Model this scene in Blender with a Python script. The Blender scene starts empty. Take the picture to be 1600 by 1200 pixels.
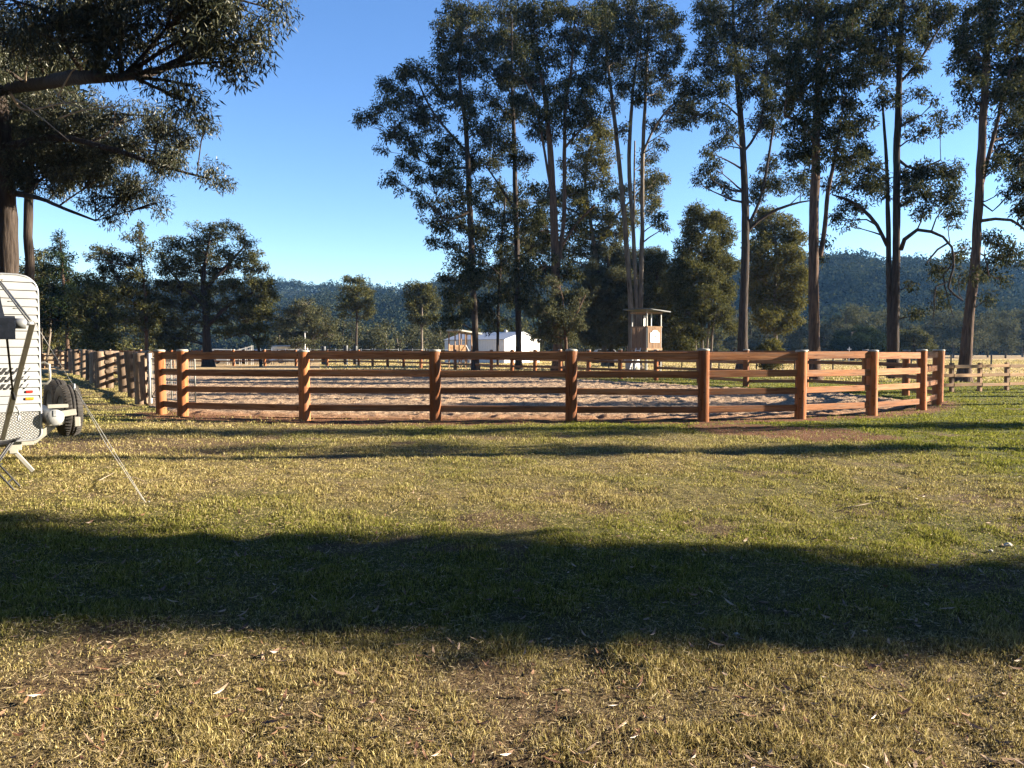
import bpy, math, random
import numpy as np
from mathutils import Vector, Matrix

random.seed(7)
rng = np.random.default_rng(7)
scene = bpy.context.scene
COL = scene.collection
R = math.radians
SUN_AZ, SUN_EL = 85.0, 17.0        # azimuth clockwise from +Y, elevation

# ------------------------------------------------------------------ camera
CAM_H = 1.62
PITCH = math.atan(54 / 1200)
cam = bpy.data.objects.new("camera", bpy.data.cameras.new("camera"))
COL.objects.link(cam)
cam.location = (0, 0, CAM_H)
cam.rotation_euler = (math.pi / 2 - PITCH, 0, 0)
cam.data.sensor_fit = 'HORIZONTAL'
cam.data.sensor_width = 36
cam.data.lens = 27
cam.data.clip_start = 0.05
cam.data.clip_end = 5000
scene.camera = cam
SP, CP = math.sin(PITCH), math.cos(PITCH)


def at(px, py, Y):
    """the point at depth Y that a measured photo position stands for"""
    u, v = (px - 800) / 1200, -(py - 600) / 1200
    y, z = v * SP + CP, v * CP - SP
    k = Y / y
    return np.array((u * k, Y, CAM_H + z * k))


def gnd(px, py):
    u, v = (px - 800) / 1200, -(py - 600) / 1200
    y, z = v * SP + CP, v * CP - SP
    k = -CAM_H / z
    return (u * k, y * k)


# ------------------------------------------------------------------ world, sun
world = bpy.data.worlds.new("World")
scene.world = world
world.use_nodes = True
nt = world.node_tree
nt.nodes.clear()
sky = nt.nodes.new("ShaderNodeTexSky")
sky.sky_type = 'NISHITA'
sky.sun_disc = False
sky.sun_elevation = R(SUN_EL)
sky.sun_rotation = R(SUN_AZ)
sky.air_density = 0.9
sky.dust_density = 0.0
sky.ozone_density = 2.4
bg = nt.nodes.new("ShaderNodeBackground")
bg.inputs['Strength'].default_value = 0.05
wo = nt.nodes.new("ShaderNodeOutputWorld")
hsv = nt.nodes.new("ShaderNodeHueSaturation")
hsv.inputs['Saturation'].default_value = 1.17
hsv.inputs['Hue'].default_value = 0.51
nt.links.new(sky.outputs[0], hsv.inputs['Color'])
nt.links.new(hsv.outputs[0], bg.inputs[0])
nt.links.new(bg.outputs[0], wo.inputs[0])

sun = bpy.data.objects.new("sun", bpy.data.lights.new("sun", 'SUN'))
COL.objects.link(sun)
sun.data.energy = 5.0
sun.data.angle = R(0.5)
sun.data.color = (1.0, 0.88, 0.70)
sd = Vector((math.sin(R(SUN_AZ)) * math.cos(R(SUN_EL)), math.cos(R(SUN_AZ)) * math.cos(R(SUN_EL)), math.sin(R(SUN_EL))))
sun.rotation_euler = sd.to_track_quat('Z', 'Y').to_euler()
scene.view_settings.view_transform = 'Standard'
scene.view_settings.look = 'None'
scene.view_settings.exposure = 2.55
scene.view_settings.gamma = 1
scene.cycles.max_bounces = 6
scene.cycles.diffuse_bounces = 3
scene.cycles.transmission_bounces = 3
scene.cycles.volume_bounces = 0
scene.cycles.sample_clamp_indirect = 4


# ------------------------------------------------------------------ noise
def _h(ix, iy, seed):
    n = (ix.astype(np.int64) * 374761393 + iy.astype(np.int64) * 668265263 + seed * 974634777) & 0xffffffff
    n = ((n ^ (n >> 13)) * 1274126177) & 0xffffffff
    return ((n ^ (n >> 16)) & 0xffff) / 65535.0


def vnoise(x, y, seed=0):
    x0, y0 = np.floor(x), np.floor(y)
    fx, fy = x - x0, y - y0
    fx, fy = fx * fx * (3 - 2 * fx), fy * fy * (3 - 2 * fy)
    a, b = _h(x0, y0, seed), _h(x0 + 1, y0, seed)
    c, d = _h(x0, y0 + 1, seed), _h(x0 + 1, y0 + 1, seed)
    return (a * (1 - fx) + b * fx) * (1 - fy) + (c * (1 - fx) + d * fx) * fy


def fbm(x, y, seed=0, oct=3):
    s, a, t = 0, 1, 0
    for i in range(oct):
        s = s + a * vnoise(x * 2 ** i, y * 2 ** i, seed + i * 17)
        t += a
        a *= .5
    return s / t


def sstep(a, b, x):
    t = np.clip((x - a) / (b - a), 0, 1)
    return t * t * (3 - 2 * t)


def inpoly(x, y, poly):
    r = np.zeros(np.shape(x), bool)
    n = len(poly)
    for i in range(n):
        (x1, y1), (x2, y2) = poly[i], poly[(i + 1) % n]
        if y1 == y2:
            continue
        c = ((y1 > y) != (y2 > y)) & (x < (x2 - x1) * (y - y1) / (y2 - y1) + x1)
        r ^= c
    return r


def dist_line(x, y, pts):
    d = np.full(np.shape(x), 1e9)
    for (x1, y1), (x2, y2) in zip(pts[:-1], pts[1:]):
        dx, dy = x2 - x1, y2 - y1
        t = np.clip(((x - x1) * dx + (y - y1) * dy) / (dx * dx + dy * dy), 0, 1)
        d = np.minimum(d, np.hypot(x - x1 - t * dx, y - y1 - t * dy))
    return d


# ------------------------------------------------------------------ object helpers
def link(o, parent=None):
    COL.objects.link(o)
    if parent is not None:
        o.parent = parent
    return o


def tag(o, label=None, cat=None, group=None, kind=None):
    if label: o['label'] = label
    if cat: o['category'] = cat
    if group: o['group'] = group
    if kind: o['kind'] = kind
    return o


def thing(name, label, cat, loc=(0, 0, 0), rotz=0, group=None):
    o = bpy.data.objects.new(name, None)
    o.empty_display_size = .3
    o.location = loc
    o.rotation_euler = (0, 0, rotz)
    link(o)
    return tag(o, label, cat, group)


def mesh_np(name, verts, faces, mat, parent=None, k=4, smooth=False, attrs=None):
    """verts (N,3), faces (M,k) numpy"""
    me = bpy.data.meshes.new(name)
    verts = np.ascontiguousarray(verts, np.float32)
    faces = np.ascontiguousarray(faces, np.int32)
    me.vertices.add(len(verts))
    me.vertices.foreach_set('co', verts.ravel())
    me.loops.add(faces.size)
    me.loops.foreach_set('vertex_index', faces.ravel())
    me.polygons.add(len(faces))
    me.polygons.foreach_set('loop_start', np.arange(0, faces.size, k, dtype=np.int32))
    me.polygons.foreach_set('use_smooth', np.full(len(faces), smooth, bool))
    for an, av in (attrs or {}).items():
        a = me.attributes.new(an, 'FLOAT', 'POINT')
        a.data.foreach_set('value', np.ascontiguousarray(av, np.float32))
    me.update(calc_edges=True)
    me.materials.append(mat)
    return link(bpy.data.objects.new(name, me), parent)


class MB:
    def __init__(s):
        s.v, s.f, s.sm = [], [], []

    def add(s, verts, faces, smooth=False):
        o = len(s.v)
        s.v.extend([tuple(v) for v in verts])
        s.f.extend([tuple(i + o for i in f) for f in faces])
        s.sm.extend([smooth] * len(faces))
        return s

    def box(s, c, size, rot=None, bev=0.0):
        hx, hy, hz = size[0] / 2, size[1] / 2, size[2] / 2
        if bev <= 0:
            vs = [(x, y, z) for x in (-hx, hx) for y in (-hy, hy) for z in (-hz, hz)]
            fs = [(0, 1, 3, 2), (4, 6, 7, 5), (0, 4, 5, 1), (2, 3, 7, 6), (0, 2, 6, 4), (1, 5, 7, 3)]
        else:
            b = min(bev, hx * .9, hy * .9, hz * .9)
            vs, idx = [], {}
            for sx in (-1, 1):
                for sy in (-1, 1):
                    for sz in (-1, 1):
                        for a in range(3):
                            p = [sx * hx, sy * hy, sz * hz]
                            for q in range(3):
                                if q != a:
                                    p[q] -= (sx, sy, sz)[q] * b
                            idx[(sx, sy, sz, a)] = len(vs)
                            vs.append(tuple(p))
            fs = []
            S = (-1, 1)
            for sg in S:
                fs.append([idx[(sg, y, z, 0)] for y, z in ((-1, -1), (1, -1), (1, 1), (-1, 1))])
                fs.append([idx[(x, sg, z, 1)] for x, z in ((-1, -1), (1, -1), (1, 1), (-1, 1))])
                fs.append([idx[(x, y, sg, 2)] for x, y in ((-1, -1), (1, -1), (1, 1), (-1, 1))])
            for a in S:
                for c2 in S:
                    fs.append([idx[(-1, a, c2, 1)], idx[(1, a, c2, 1)], idx[(1, a, c2, 2)], idx[(-1, a, c2, 2)]])
                    fs.append([idx[(a, -1, c2, 0)], idx[(a, 1, c2, 0)], idx[(a, 1, c2, 2)], idx[(a, -1, c2, 2)]])
                    fs.append([idx[(a, c2, -1, 0)], idx[(a, c2, 1, 0)], idx[(a, c2, 1, 1)], idx[(a, c2, -1, 1)]])
            for sx in S:
                for sy in S:
                    for sz in S:
                        fs.append([idx[(sx, sy, sz, a)] for a in range(3)])
            # orient outwards
            out = []
            for f in fs:
                p = [Vector(vs[i]) for i in f]
                n = (p[1] - p[0]).cross(p[2] - p[0])
                ce = sum(p, Vector()) / len(p)
                out.append(tuple(f) if n.dot(ce) > 0 else tuple(reversed(f)))
            fs = out
        M = rot if rot is not None else Matrix.Identity(3)
        c = Vector(c)
        s.add([tuple(M @ Vector(v) + c) for v in vs], fs)
        return s

    def bar(s, a, b, w, h, bev=0.0, roll=0.0):
        """square bar from a to b, w across, h along the local up"""
        a, b = Vector(a), Vector(b)
        d = b - a
        x = d.normalized()
        up = Vector((0, 0, 1)) if abs(x.z) < .98 else Vector((0, 1, 0))
        y = up.cross(x).normalized()
        z = x.cross(y)
        M = Matrix((x, y, z)).transposed()
        if roll:
            M = M @ Matrix.Rotation(roll, 3, 'X')
        return s.box((a + b) / 2, (d.length, w, h), M, bev)

    def tube(s, pts, rad, n=8, cap=True, smooth=True):
        pts = [Vector(p) for p in pts]
        if not hasattr(rad, '__len__'):
            rad = [rad] * len(pts)
        m = len(pts)
        t0 = (pts[1] - pts[0]).normalized()
        u = t0.orthogonal().normalized()
        vs, fs = [], []
        for i in range(m):
            t = (pts[min(i + 1, m - 1)] - pts[max(i - 1, 0)]).normalized()
            u = (u - t * u.dot(t))
            u = u.normalized() if u.length > 1e-6 else t.orthogonal().normalized()
            w = t.cross(u)
            for k in range(n):
                a = 2 * math.pi * k / n
                vs.append(pts[i] + (u * math.cos(a) + w * math.sin(a)) * rad[i])
        for i in range(m - 1):
            for k in range(n):
                k2 = (k + 1) % n
                fs.append((i * n + k, i * n + k2, (i + 1) * n + k2, (i + 1) * n + k))
        s.add(vs, fs, smooth)
        if cap:
            o = len(s.v) - len(vs)
            s.f.append(tuple(o + k for k in reversed(range(n)))); s.sm.append(False)
            s.f.append(tuple(o + (m - 1) * n + k for k in range(n))); s.sm.append(False)
        return s

    def lathe(s, prof, c=(0, 0, 0), axis='Z', n=24, smooth=True):
        """prof: list of (r, h)"""
        vs, fs = [], []
        for r, h in prof:
            for k in range(n):
                a = 2 * math.pi * k / n
                p = (r * math.cos(a), r * math.sin(a), h)
                if axis == 'X': p = (p[2], p[0], p[1])
                if axis == 'Y': p = (p[1], p[2], p[0])
                vs.append((p[0] + c[0], p[1] + c[1], p[2] + c[2]))
        for i in range(len(prof) - 1):
            for k in range(n):
                k2 = (k + 1) % n
                fs.append((i * n + k, i * n + k2, (i + 1) * n + k2, (i + 1) * n + k))
        return s.add(vs, fs, smooth)

    def prism(s, poly, y0, y1, plane='xz'):
        """closed polygon in a plane pushed from y0 to y1"""
        n = len(poly)
        def p3(p, q):
            return (p[0], q, p[1]) if plane == 'xz' else ((p[0], p[1], q) if plane == 'xy' else (q, p[0], p[1]))
        vs = [p3(p, y0) for p in poly] + [p3(p, y1) for p in poly]
        fs = [tuple(range(n)), tuple(reversed(range(n, 2 * n)))]
        for i in range(n):
            j = (i + 1) % n
            fs.append((j, i, i + n, j + n))
        return s.add(vs, fs)

    def build(s, name, mat, parent=None, loc=None):
        me = bpy.data.meshes.new(name)
        me.from_pydata(s.v, [], s.f)
        me.polygons.foreach_set('use_smooth', s.sm)
        me.update()
        me.materials.append(mat)
        o = link(bpy.data.objects.new(name, me), parent)
        if loc is not None:
            o.location = loc
        return o


# ------------------------------------------------------------------ materials
def new_mat(name):
    m = bpy.data.materials.new(name)
    m.use_nodes = True
    n = m.node_tree
    n.nodes.clear()
    out = n.nodes.new('ShaderNodeOutputMaterial')
    return m, n, out


def N(n, typ, **kw):
    x = n.nodes.new(typ)
    for k, v in kw.items():
        if k.startswith('_'):
            setattr(x, k[1:], v)
        else:
            x.inputs[k.replace('__', ' ')].default_value = v
    return x


def dim(c, k):
    return tuple(v * k for v in c)


def ramp(n, stops, k=1.0):
    r = n.nodes.new('ShaderNodeValToRGB')
    e = r.color_ramp.elements
    while len(e) > 1:
        e.remove(e[-1])
    for i, (p, c) in enumerate(stops):
        el = e[0] if i == 0 else e.new(p)
        el.position = p
        el.color = (*dim(c, k), 1)
    return r


def mixc(n, a, b, fac):
    m = n.nodes.new('ShaderNodeMix')
    m.data_type = 'RGBA'
    for sock, val in ((m.inputs[0], fac), (m.inputs[6], a), (m.inputs[7], b)):
        if isinstance(val, bpy.types.NodeSocket):
            n.links.new(val, sock)
        elif isinstance(val, tuple):
            sock.default_value = (*val, 1)
        else:
            sock.default_value = val
    return m.outputs[2]


def math_n(n, op, a, b=None):
    m = n.nodes.new('ShaderNodeMath')
    m.operation = op
    for i, v in enumerate((a, b)):
        if v is None: continue
        if isinstance(v, bpy.types.NodeSocket):
            n.links.new(v, m.inputs[i])
        else:
            m.inputs[i].default_value = v
    return m.outputs[0]


def coords(n, scale, jitter=True):
    tc = n.nodes.new('ShaderNodeTexCoord')
    mp = n.nodes.new('ShaderNodeMapping')
    mp.inputs['Scale'].default_value = scale
    n.links.new(tc.outputs['Object'], mp.inputs['Vector'])
    if jitter:
        oi = n.nodes.new('ShaderNodeObjectInfo')
        cx = n.nodes.new('ShaderNodeCombineXYZ')
        k = math_n(n, 'MULTIPLY', oi.outputs['Random'], 37.0)
        for i in range(3):
            n.links.new(k, cx.inputs[i])
        n.links.new(cx.outputs[0], mp.inputs['Location'])
    return mp.outputs[0]


def wood(name, c_dark, c_mid, c_lite, scale, rough=.85, weather=None):
    m, n, out = new_mat(name)
    v = coords(n, scale)
    n1 = N(n, 'ShaderNodeTexNoise', Scale=3.0, Detail=8.0, Roughness=.65)
    n.links.new(v, n1.inputs['Vector'])
    r = ramp(n, [(.25, c_dark), (.5, c_mid), (.75, c_lite)], .66)
    n.links.new(n1.outputs[0], r.inputs[0])
    # slow blotches and thin dark checks along the grain
    n2 = N(n, 'ShaderNodeTexNoise', Scale=.7, Detail=3.0)
    n.links.new(v, n2.inputs['Vector'])
    r2 = ramp(n, [(.3, (.66, .62, .6)), (.62, (1.08, 1.06, 1.04))])
    n.links.new(n2.outputs[0], r2.inputs[0])
    mul = n.nodes.new('ShaderNodeMix'); mul.data_type = 'RGBA'; mul.blend_type = 'MULTIPLY'
    mul.inputs[0].default_value = 1
    n.links.new(r.outputs[0], mul.inputs[6]); n.links.new(r2.outputs[0], mul.inputs[7])
    n3 = N(n, 'ShaderNodeTexNoise', Scale=5.0, Detail=2.0)
    n.links.new(v, n3.inputs['Vector'])
    r3 = ramp(n, [(.30, (1, 1, 1)), (.335, (0, 0, 0))])
    n.links.new(n3.outputs[0], r3.inputs[0])
    col = mixc(n, mul.outputs[2], tuple(c * .35 for c in c_dark), r3.outputs[0])
    n4 = N(n, 'ShaderNodeTexNoise', Scale=1.6, Detail=6.0, Roughness=.7)
    n.links.new(v, n4.inputs['Vector'])
    r4 = ramp(n, [(.48, (0, 0, 0)), (.68, (.62, .62, .62))])
    n.links.new(n4.outputs[0], r4.inputs[0])
    gy = sum(c_mid) / 3
    col = mixc(n, col, (gy * .78, gy * .60, gy * .46), r4.outputs[0])
    tc2 = n.nodes.new('ShaderNodeTexCoord')
    vo = N(n, 'ShaderNodeTexVoronoi', Scale=5.5)
    n.links.new(tc2.outputs['Object'], vo.inputs['Vector'])
    r5 = ramp(n, [(.07, (.8, .8, .8)), (.13, (0, 0, 0))])
    n.links.new(vo.outputs['Distance'], r5.inputs[0])
    col = mixc(n, col, dim(c_dark, .3), r5.outputs[0])
    oi = n.nodes.new('ShaderNodeObjectInfo')
    hs = N(n, 'ShaderNodeHueSaturation', Hue=.5, Saturation=1.0)
    val = math_n(n, 'ADD', math_n(n, 'MULTIPLY', oi.outputs['Random'], .5), .74)
    n.links.new(val, hs.inputs['Value'])
    n.links.new(col, hs.inputs['Color'])
    p = N(n, 'ShaderNodeBsdfPrincipled', Roughness=rough)
    p.inputs['Specular IOR Level'].default_value = .12
    n.links.new(hs.outputs[0], p.inputs['Base Color'])
    b = N(n, 'ShaderNodeBump', Strength=.5, Distance=.012)
    n.links.new(n1.outputs[0], b.inputs['Height'])
    n.links.new(b.outputs[0], p.inputs['Normal'])
    n.links.new(p.outputs[0], out.inputs[0])
    return m


def plain(name, c1, c2=None, rough=.6, metal=0.0, scale=6.0, bump=.15, spec=.4, bdist=.01, stretch=(1, 1, 1)):
    m, n, out = new_mat(name)
    v = coords(n, stretch)
    n1 = N(n, 'ShaderNodeTexNoise', Scale=scale, Detail=6.0, Roughness=.6)
    n.links.new(v, n1.inputs['Vector'])
    c2 = c2 or tuple(c * .75 for c in c1)
    r = ramp(n, [(.35, c2), (.62, c1)], .8)
    n.links.new(n1.outputs[0], r.inputs[0])
    p = N(n, 'ShaderNodeBsdfPrincipled', Roughness=rough, Metallic=metal)
    p.inputs['Specular IOR Level'].default_value = spec
    n.links.new(r.outputs[0], p.inputs['Base Color'])
    if bump:
        b = N(n, 'ShaderNodeBump', Strength=bump, Distance=bdist)
        n.links.new(n1.outputs[0], b.inputs['Height'])
        n.links.new(b.outputs[0], p.inputs['Normal'])
    n.links.new(p.outputs[0], out.inputs[0])
    return m


def leafmat(name, a, b, c, trans=.3, attr=None, gloss=.025):
    """a..c: darkest to palest leaf colour, picked per leaf"""
    m, n, out = new_mat(name)
    g = n.nodes.new('ShaderNodeNewGeometry')
    r = ramp(n, [(0, a), (.55, b), (1, c)], .72)
    n.links.new(g.outputs['Random Per Island'], r.inputs[0])
    col = r.outputs[0]
    if attr:
        at_ = n.nodes.new('ShaderNodeAttribute'); at_.attribute_name = attr
        hs = N(n, 'ShaderNodeHueSaturation', Saturation=1.0)
        n.links.new(math_n(n, 'ADD', math_n(n, 'MULTIPLY', at_.outputs['Fac'], .9), .55), hs.inputs['Value'])
        n.links.new(math_n(n, 'ADD', math_n(n, 'MULTIPLY', at_.outputs['Fac'], -.05), .525), hs.inputs['Hue'])
        n.links.new(col, hs.inputs['Color'])
        col = hs.outputs[0]
    d = n.nodes.new('ShaderNodeBsdfDiffuse'); n.links.new(col, d.inputs[0])
    t = n.nodes.new('ShaderNodeBsdfTranslucent'); n.links.new(col, t.inputs[0])
    gl = N(n, 'ShaderNodeBsdfGlossy', Roughness=.42)
    gl.inputs['Color'].default_value = (.9, .9, .85, 1)
    m1 = N(n, 'ShaderNodeMixShader', Fac=trans)
    n.links.new(d.outputs[0], m1.inputs[1]); n.links.new(t.outputs[0], m1.inputs[2])
    m2 = N(n, 'ShaderNodeMixShader', Fac=gloss)
    n.links.new(m1.outputs[0], m2.inputs[1]); n.links.new(gl.outputs[0], m2.inputs[2])
    n.links.new(m2.outputs[0], out.inputs[0])
    return m


M = {}
M['post'] = wood('post_timber', (.21, .062, .020), (.41, .15, .055), (.54, .24, .10), (7, 7, .7))
M['rail'] = wood('rail_timber', (.20, .07, .027), (.39, .17, .075), (.56, .285, .138), (.6, 9, 9))
M['oldpost'] = wood('weathered_post', (.11, .075, .05), (.25, .18, .125), (.36, .275, .195), (8, 8, .8), .9)
M['oldrail'] = wood('weathered_rail', (.10, .075, .055), (.22, .165, .12), (.32, .25, .18), (.6, 9, 9), .9)
M['palerail'] = wood('pale_rail', (.26, .145, .075), (.40, .245, .13), (.50, .33, .19), (.6, 9, 9), .85)
M['board'] = wood('hut_board', (.17, .092, .05), (.32, .195, .115), (.44, .295, .185), (8, 8, .6), .8)
M['cap'] = plain('post_cap', (.36, .34, .29), (.24, .225, .19), .7, 0, 9, .3)
M['bark'] = plain('grey_bark', (.070, .054, .044), (.024, .018, .015), .95, 0, 3.0, 1.0, .1, .06, (5, 5, .5))
M['bark_pale'] = plain('pale_bark', (.20, .165, .13), (.07, .054, .042), .9, 0, 2.0, .5, .15, .03, (3, 3, .5))
M['bark_tan'] = plain('tan_bark', (.14, .09, .064), (.045, .03, .022), .95, 0, 3.0, 1.0, .1, .05, (5, 5, .5))
M['deadwood'] = plain('dead_wood', (.36, .29, .215), (.20, .15, .105), .85, 0, 5.0, .3, .2)
M['leaf_dark'] = leafmat('gum_leaf_dark', (.014, .020, .011), (.040, .047, .021), (.125, .118, .055), .3, None, 0.0)
M['leaf_olive'] = leafmat('gum_leaf_olive', (.03, .035, .013), (.08, .083, .03), (.165, .15, .06), .32, None, 0.0)
M['leaf_near'] = leafmat('gum_leaf_near', (.015, .020, .011), (.038, .044, .021), (.115, .108, .06), .26, None, .02)
M['leaf_pale'] = leafmat('gum_leaf_pale', (.045, .051, .027), (.085, .088, .046), (.135, .13, .07), .28, None, 0.0)
M['leaf_yellow'] = leafmat('leaf_yellow_green', (.05, .052, .015), (.11, .106, .03), (.19, .165, .055), .35, None, 0.0)
M['leaf_pine'] = leafmat('she_oak_needles', (.012, .021, .011), (.026, .040, .018), (.05, .062, .026), .2, None, 0.0)
M['leaf_forest'] = leafmat('forest_leaf', (.010, .018, .011), (.026, .036, .019), (.058, .064, .032), .2, 'tint', 0.0)
M['white'] = plain('white_paint', (.80, .79, .76), (.70, .69, .66), .4, 0, 3, .02)
M['clad'] = plain('caravan_cladding', (.32, .325, .325), (.28, .284, .284), .45, 0, 3, .03)
M['cream'] = plain('cream_steel', (.30, .285, .245), (.23, .22, .19), .45, 0, 5, .05)
M['alloy'] = plain('alloy', (.34, .33, .29), (.27, .26, .235), .38, .75, 8, .05)
M['steel'] = plain('galvanised', (.36, .37, .38), (.26, .27, .28), .5, .5, 8, .1)
M['darksteel'] = plain('dark_steel', (.03, .032, .035), (.02, .02, .022), .5, .3, 8, .1)
M['rubber'] = plain('tyre_rubber', (.045, .040, .036), (.020, .018, .017), .8, 0, 9, .4, .25)
M['black'] = plain('black_vinyl', (.022, .022, .024), (.014, .014, .016), .55, 0, 12, .1)
M['canvas'] = plain('navy_canvas', (.010, .012, .018), (.006, .008, .012), .9, 0, 14, .3, .05)
M['rope'] = plain('pale_rope', (.36, .35, .32), (.24, .23, .21), .9, 0, 60, .3)
M['amber'] = plain('amber_lens', (.85, .26, .02), (.7, .2, .015), .25, 0, 20, .05)
M['red'] = plain('red_lens', (.55, .03, .02), (.42, .02, .015), .25, 0, 20, .05)
M['roof'] = plain('roof_sheet', (.40, .42, .46), (.32, .34, .38), .5, .1, 2, .1)
M['darkroof'] = plain('dark_roof_sheet', (.05, .056, .056), (.03, .035, .035), .5, .2, 4, .1)
M['shed'] = plain('shed_sheet', (.82, .80, .76), (.74, .72, .68), .5, 0, 1.5, .03)
M['glass'] = plain('dark_glass', (.02, .024, .03), (.015, .018, .022), .08, 0, 2, 0, .6)
M['carpaint'] = plain('silver_paint', (.42, .43, .45), (.38, .39, .41), .3, .4, 3, .02)
M['bluepaint'] = plain('dark_blue_paint', (.03, .05, .10), (.025, .04, .085), .3, .2, 3, .02)
M['stone'] = plain('pale_stone', (.5, .48, .44), (.33, .31, .28), .9, 0, 12, .5)
M['ink'] = plain('sign_ink', (.10, .12, .11), (.07, .09, .08), .8, 0, 10, 0)


def checkerplate():
    m, n, out = new_mat('checker_plate')
    tc = n.nodes.new('ShaderNodeTexCoord')
    mp = n.nodes.new('ShaderNodeMapping')
    mp.inputs['Rotation'].default_value = (0, R(38), 0)
    mp.inputs['Scale'].default_value = (1, 0, 1)
    n.links.new(tc.outputs['Object'], mp.inputs['Vector'])
    sep = n.nodes.new('ShaderNodeSeparateXYZ'); n.links.new(mp.outputs[0], sep.inputs[0])
    s = 2 * math.pi / .052
    a = math_n(n, 'SINE', math_n(n, 'MULTIPLY', sep.outputs[0], s))
    b = math_n(n, 'SINE', math_n(n, 'MULTIPLY', sep.outputs[2], s))
    # raised bars, alternating direction by checker cell
    sgn = math_n(n, 'SIGN', math_n(n, 'MULTIPLY', a, b))
    a2 = math_n(n, 'ABSOLUTE', a); b2 = math_n(n, 'ABSOLUTE', b)
    prod = math_n(n, 'MULTIPLY', math_n(n, 'POWER', a2, 1.2), math_n(n, 'POWER', b2, .35))
    prod2 = math_n(n, 'MULTIPLY', math_n(n, 'POWER', b2, 1.2), math_n(n, 'POWER', a2, .35))
    sel = math_n(n, 'GREATER_THAN', sgn, 0.0)
    mx = n.nodes.new('ShaderNodeMix'); n.links.new(sel, mx.inputs[0])
    n.links.new(prod, mx.inputs[2]); n.links.new(prod2, mx.inputs[3])
    r = ramp(n, [(.5, (0, 0, 0)), (.72, (1, 1, 1))])
    n.links.new(mx.outputs[0], r.inputs[0])
    p = N(n, 'ShaderNodeBsdfPrincipled', Roughness=.42, Metallic=.55)
    c = mixc(n, (.16, .16, .157), (.34, .335, .32), r.outputs[0])
    n.links.new(c, p.inputs['Base Color'])
    bp = N(n, 'ShaderNodeBump', Strength=.8, Distance=.004)
    n.links.new(r.outputs[0], bp.inputs['Height']); n.links.new(bp.outputs[0], p.inputs['Normal'])
    n.links.new(p.outputs[0], out.inputs[0])
    return m


M['checker'] = checkerplate()


def ground_mat():
    m, n, out = new_mat('paddock_ground')
    tc = n.nodes.new('ShaderNodeTexCoord')
    def noise(sc, det=6.0, ro=.6):
        x = N(n, 'ShaderNodeTexNoise', Scale=sc, Detail=det, Roughness=ro)
        n.links.new(tc.outputs['Object'], x.inputs['Vector']); return x.outputs[0]
    def attr(a):
        x = n.nodes.new('ShaderNodeAttribute'); x.attribute_name = a; return x.outputs['Fac']
    fine = noise(62, 10, .85)
    dry = ramp(n, [(.36, (.035, .022, .012)), (.5, (.20, .145, .068)), (.62, (.50, .39, .205))], .68)
    n.links.new(fine, dry.inputs[0])
    grn = ramp(n, [(.36, (.016, .019, .007)), (.5, (.10, .112, .026)), (.62, (.27, .27, .075))], .68)
    n.links.new(fine, grn.inputs[0])
    base = mixc(n, dry.outputs[0], grn.outputs[0], attr('green'))
    soil = ramp(n, [(.36, (.035, .02, .013)), (.5, (.155, .095, .056)), (.62, (.34, .235, .145))], .68)
    n.links.new(fine, soil.inputs[0])
    red = ramp(n, [(.3, (.11, .042, .022)), (.5, (.21, .092, .048)), (.7, (.32, .165, .09))], .68)
    n.links.new(fine, red.inputs[0])
    dirt = mixc(n, soil.outputs[0], red.outputs[0], attr('red'))
    base = mixc(n, base, dirt, attr('dirt'))
    fld = ramp(n, [(.3, (.34, .225, .11)), (.5, (.52, .365, .19)), (.7, (.62, .46, .26))], .68)
    n.links.new(noise(3.0, 8, .7), fld.inputs[0])
    base = mixc(n, base, fld.outputs[0], attr('field'))
    p = N(n, 'ShaderNodeBsdfPrincipled', Roughness=.95)
    p.inputs['Specular IOR Level'].default_value = .1
    n.links.new(base, p.inputs['Base Color'])
    b = N(n, 'ShaderNodeBump', Strength=1.0, Distance=.05)
    n.links.new(fine, b.inputs['Height'])
    b2 = N(n, 'ShaderNodeBump', Strength=.8, Distance=.12)
    n.links.new(noise(6, 4, .6), b2.inputs['Height'])
    n.links.new(b2.outputs[0], b.inputs['Normal'])
    n.links.new(b.outputs[0], p.inputs['Normal'])
    n.links.new(p.outputs[0], out.inputs[0])
    return m


def sand_mat():
    m, n, out = new_mat('arena_sand')
    tc = n.nodes.new('ShaderNodeTexCoord')
    n1 = N(n, 'ShaderNodeTexNoise', Scale=14.0, Detail=8.0, Roughness=.7)
    n.links.new(tc.outputs['Object'], n1.inputs['Vector'])
    r = ramp(n, [(.34, (.13, .08, .05)), (.5, (.38, .26, .165)), (.64, (.54, .395, .27))], .68)
    n.links.new(n1.outputs[0], r.inputs[0])
    at_ = n.nodes.new('ShaderNodeAttribute'); at_.attribute_name = 'red'
    c = mixc(n, r.outputs[0], (.23, .115, .058), at_.outputs['Fac'])
    p = N(n, 'ShaderNodeBsdfPrincipled', Roughness=.95)
    p.inputs['Specular IOR Level'].default_value = .1
    n.links.new(c, p.inputs['Base Color'])
    b = N(n, 'ShaderNodeBump', Strength=1.0, Distance=.06)
    n.links.new(n1.outputs[0], b.inputs['Height'])
    n.links.new(b.outputs[0], p.inputs['Normal'])
    n.links.new(p.outputs[0], out.inputs[0])
    return m


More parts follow.
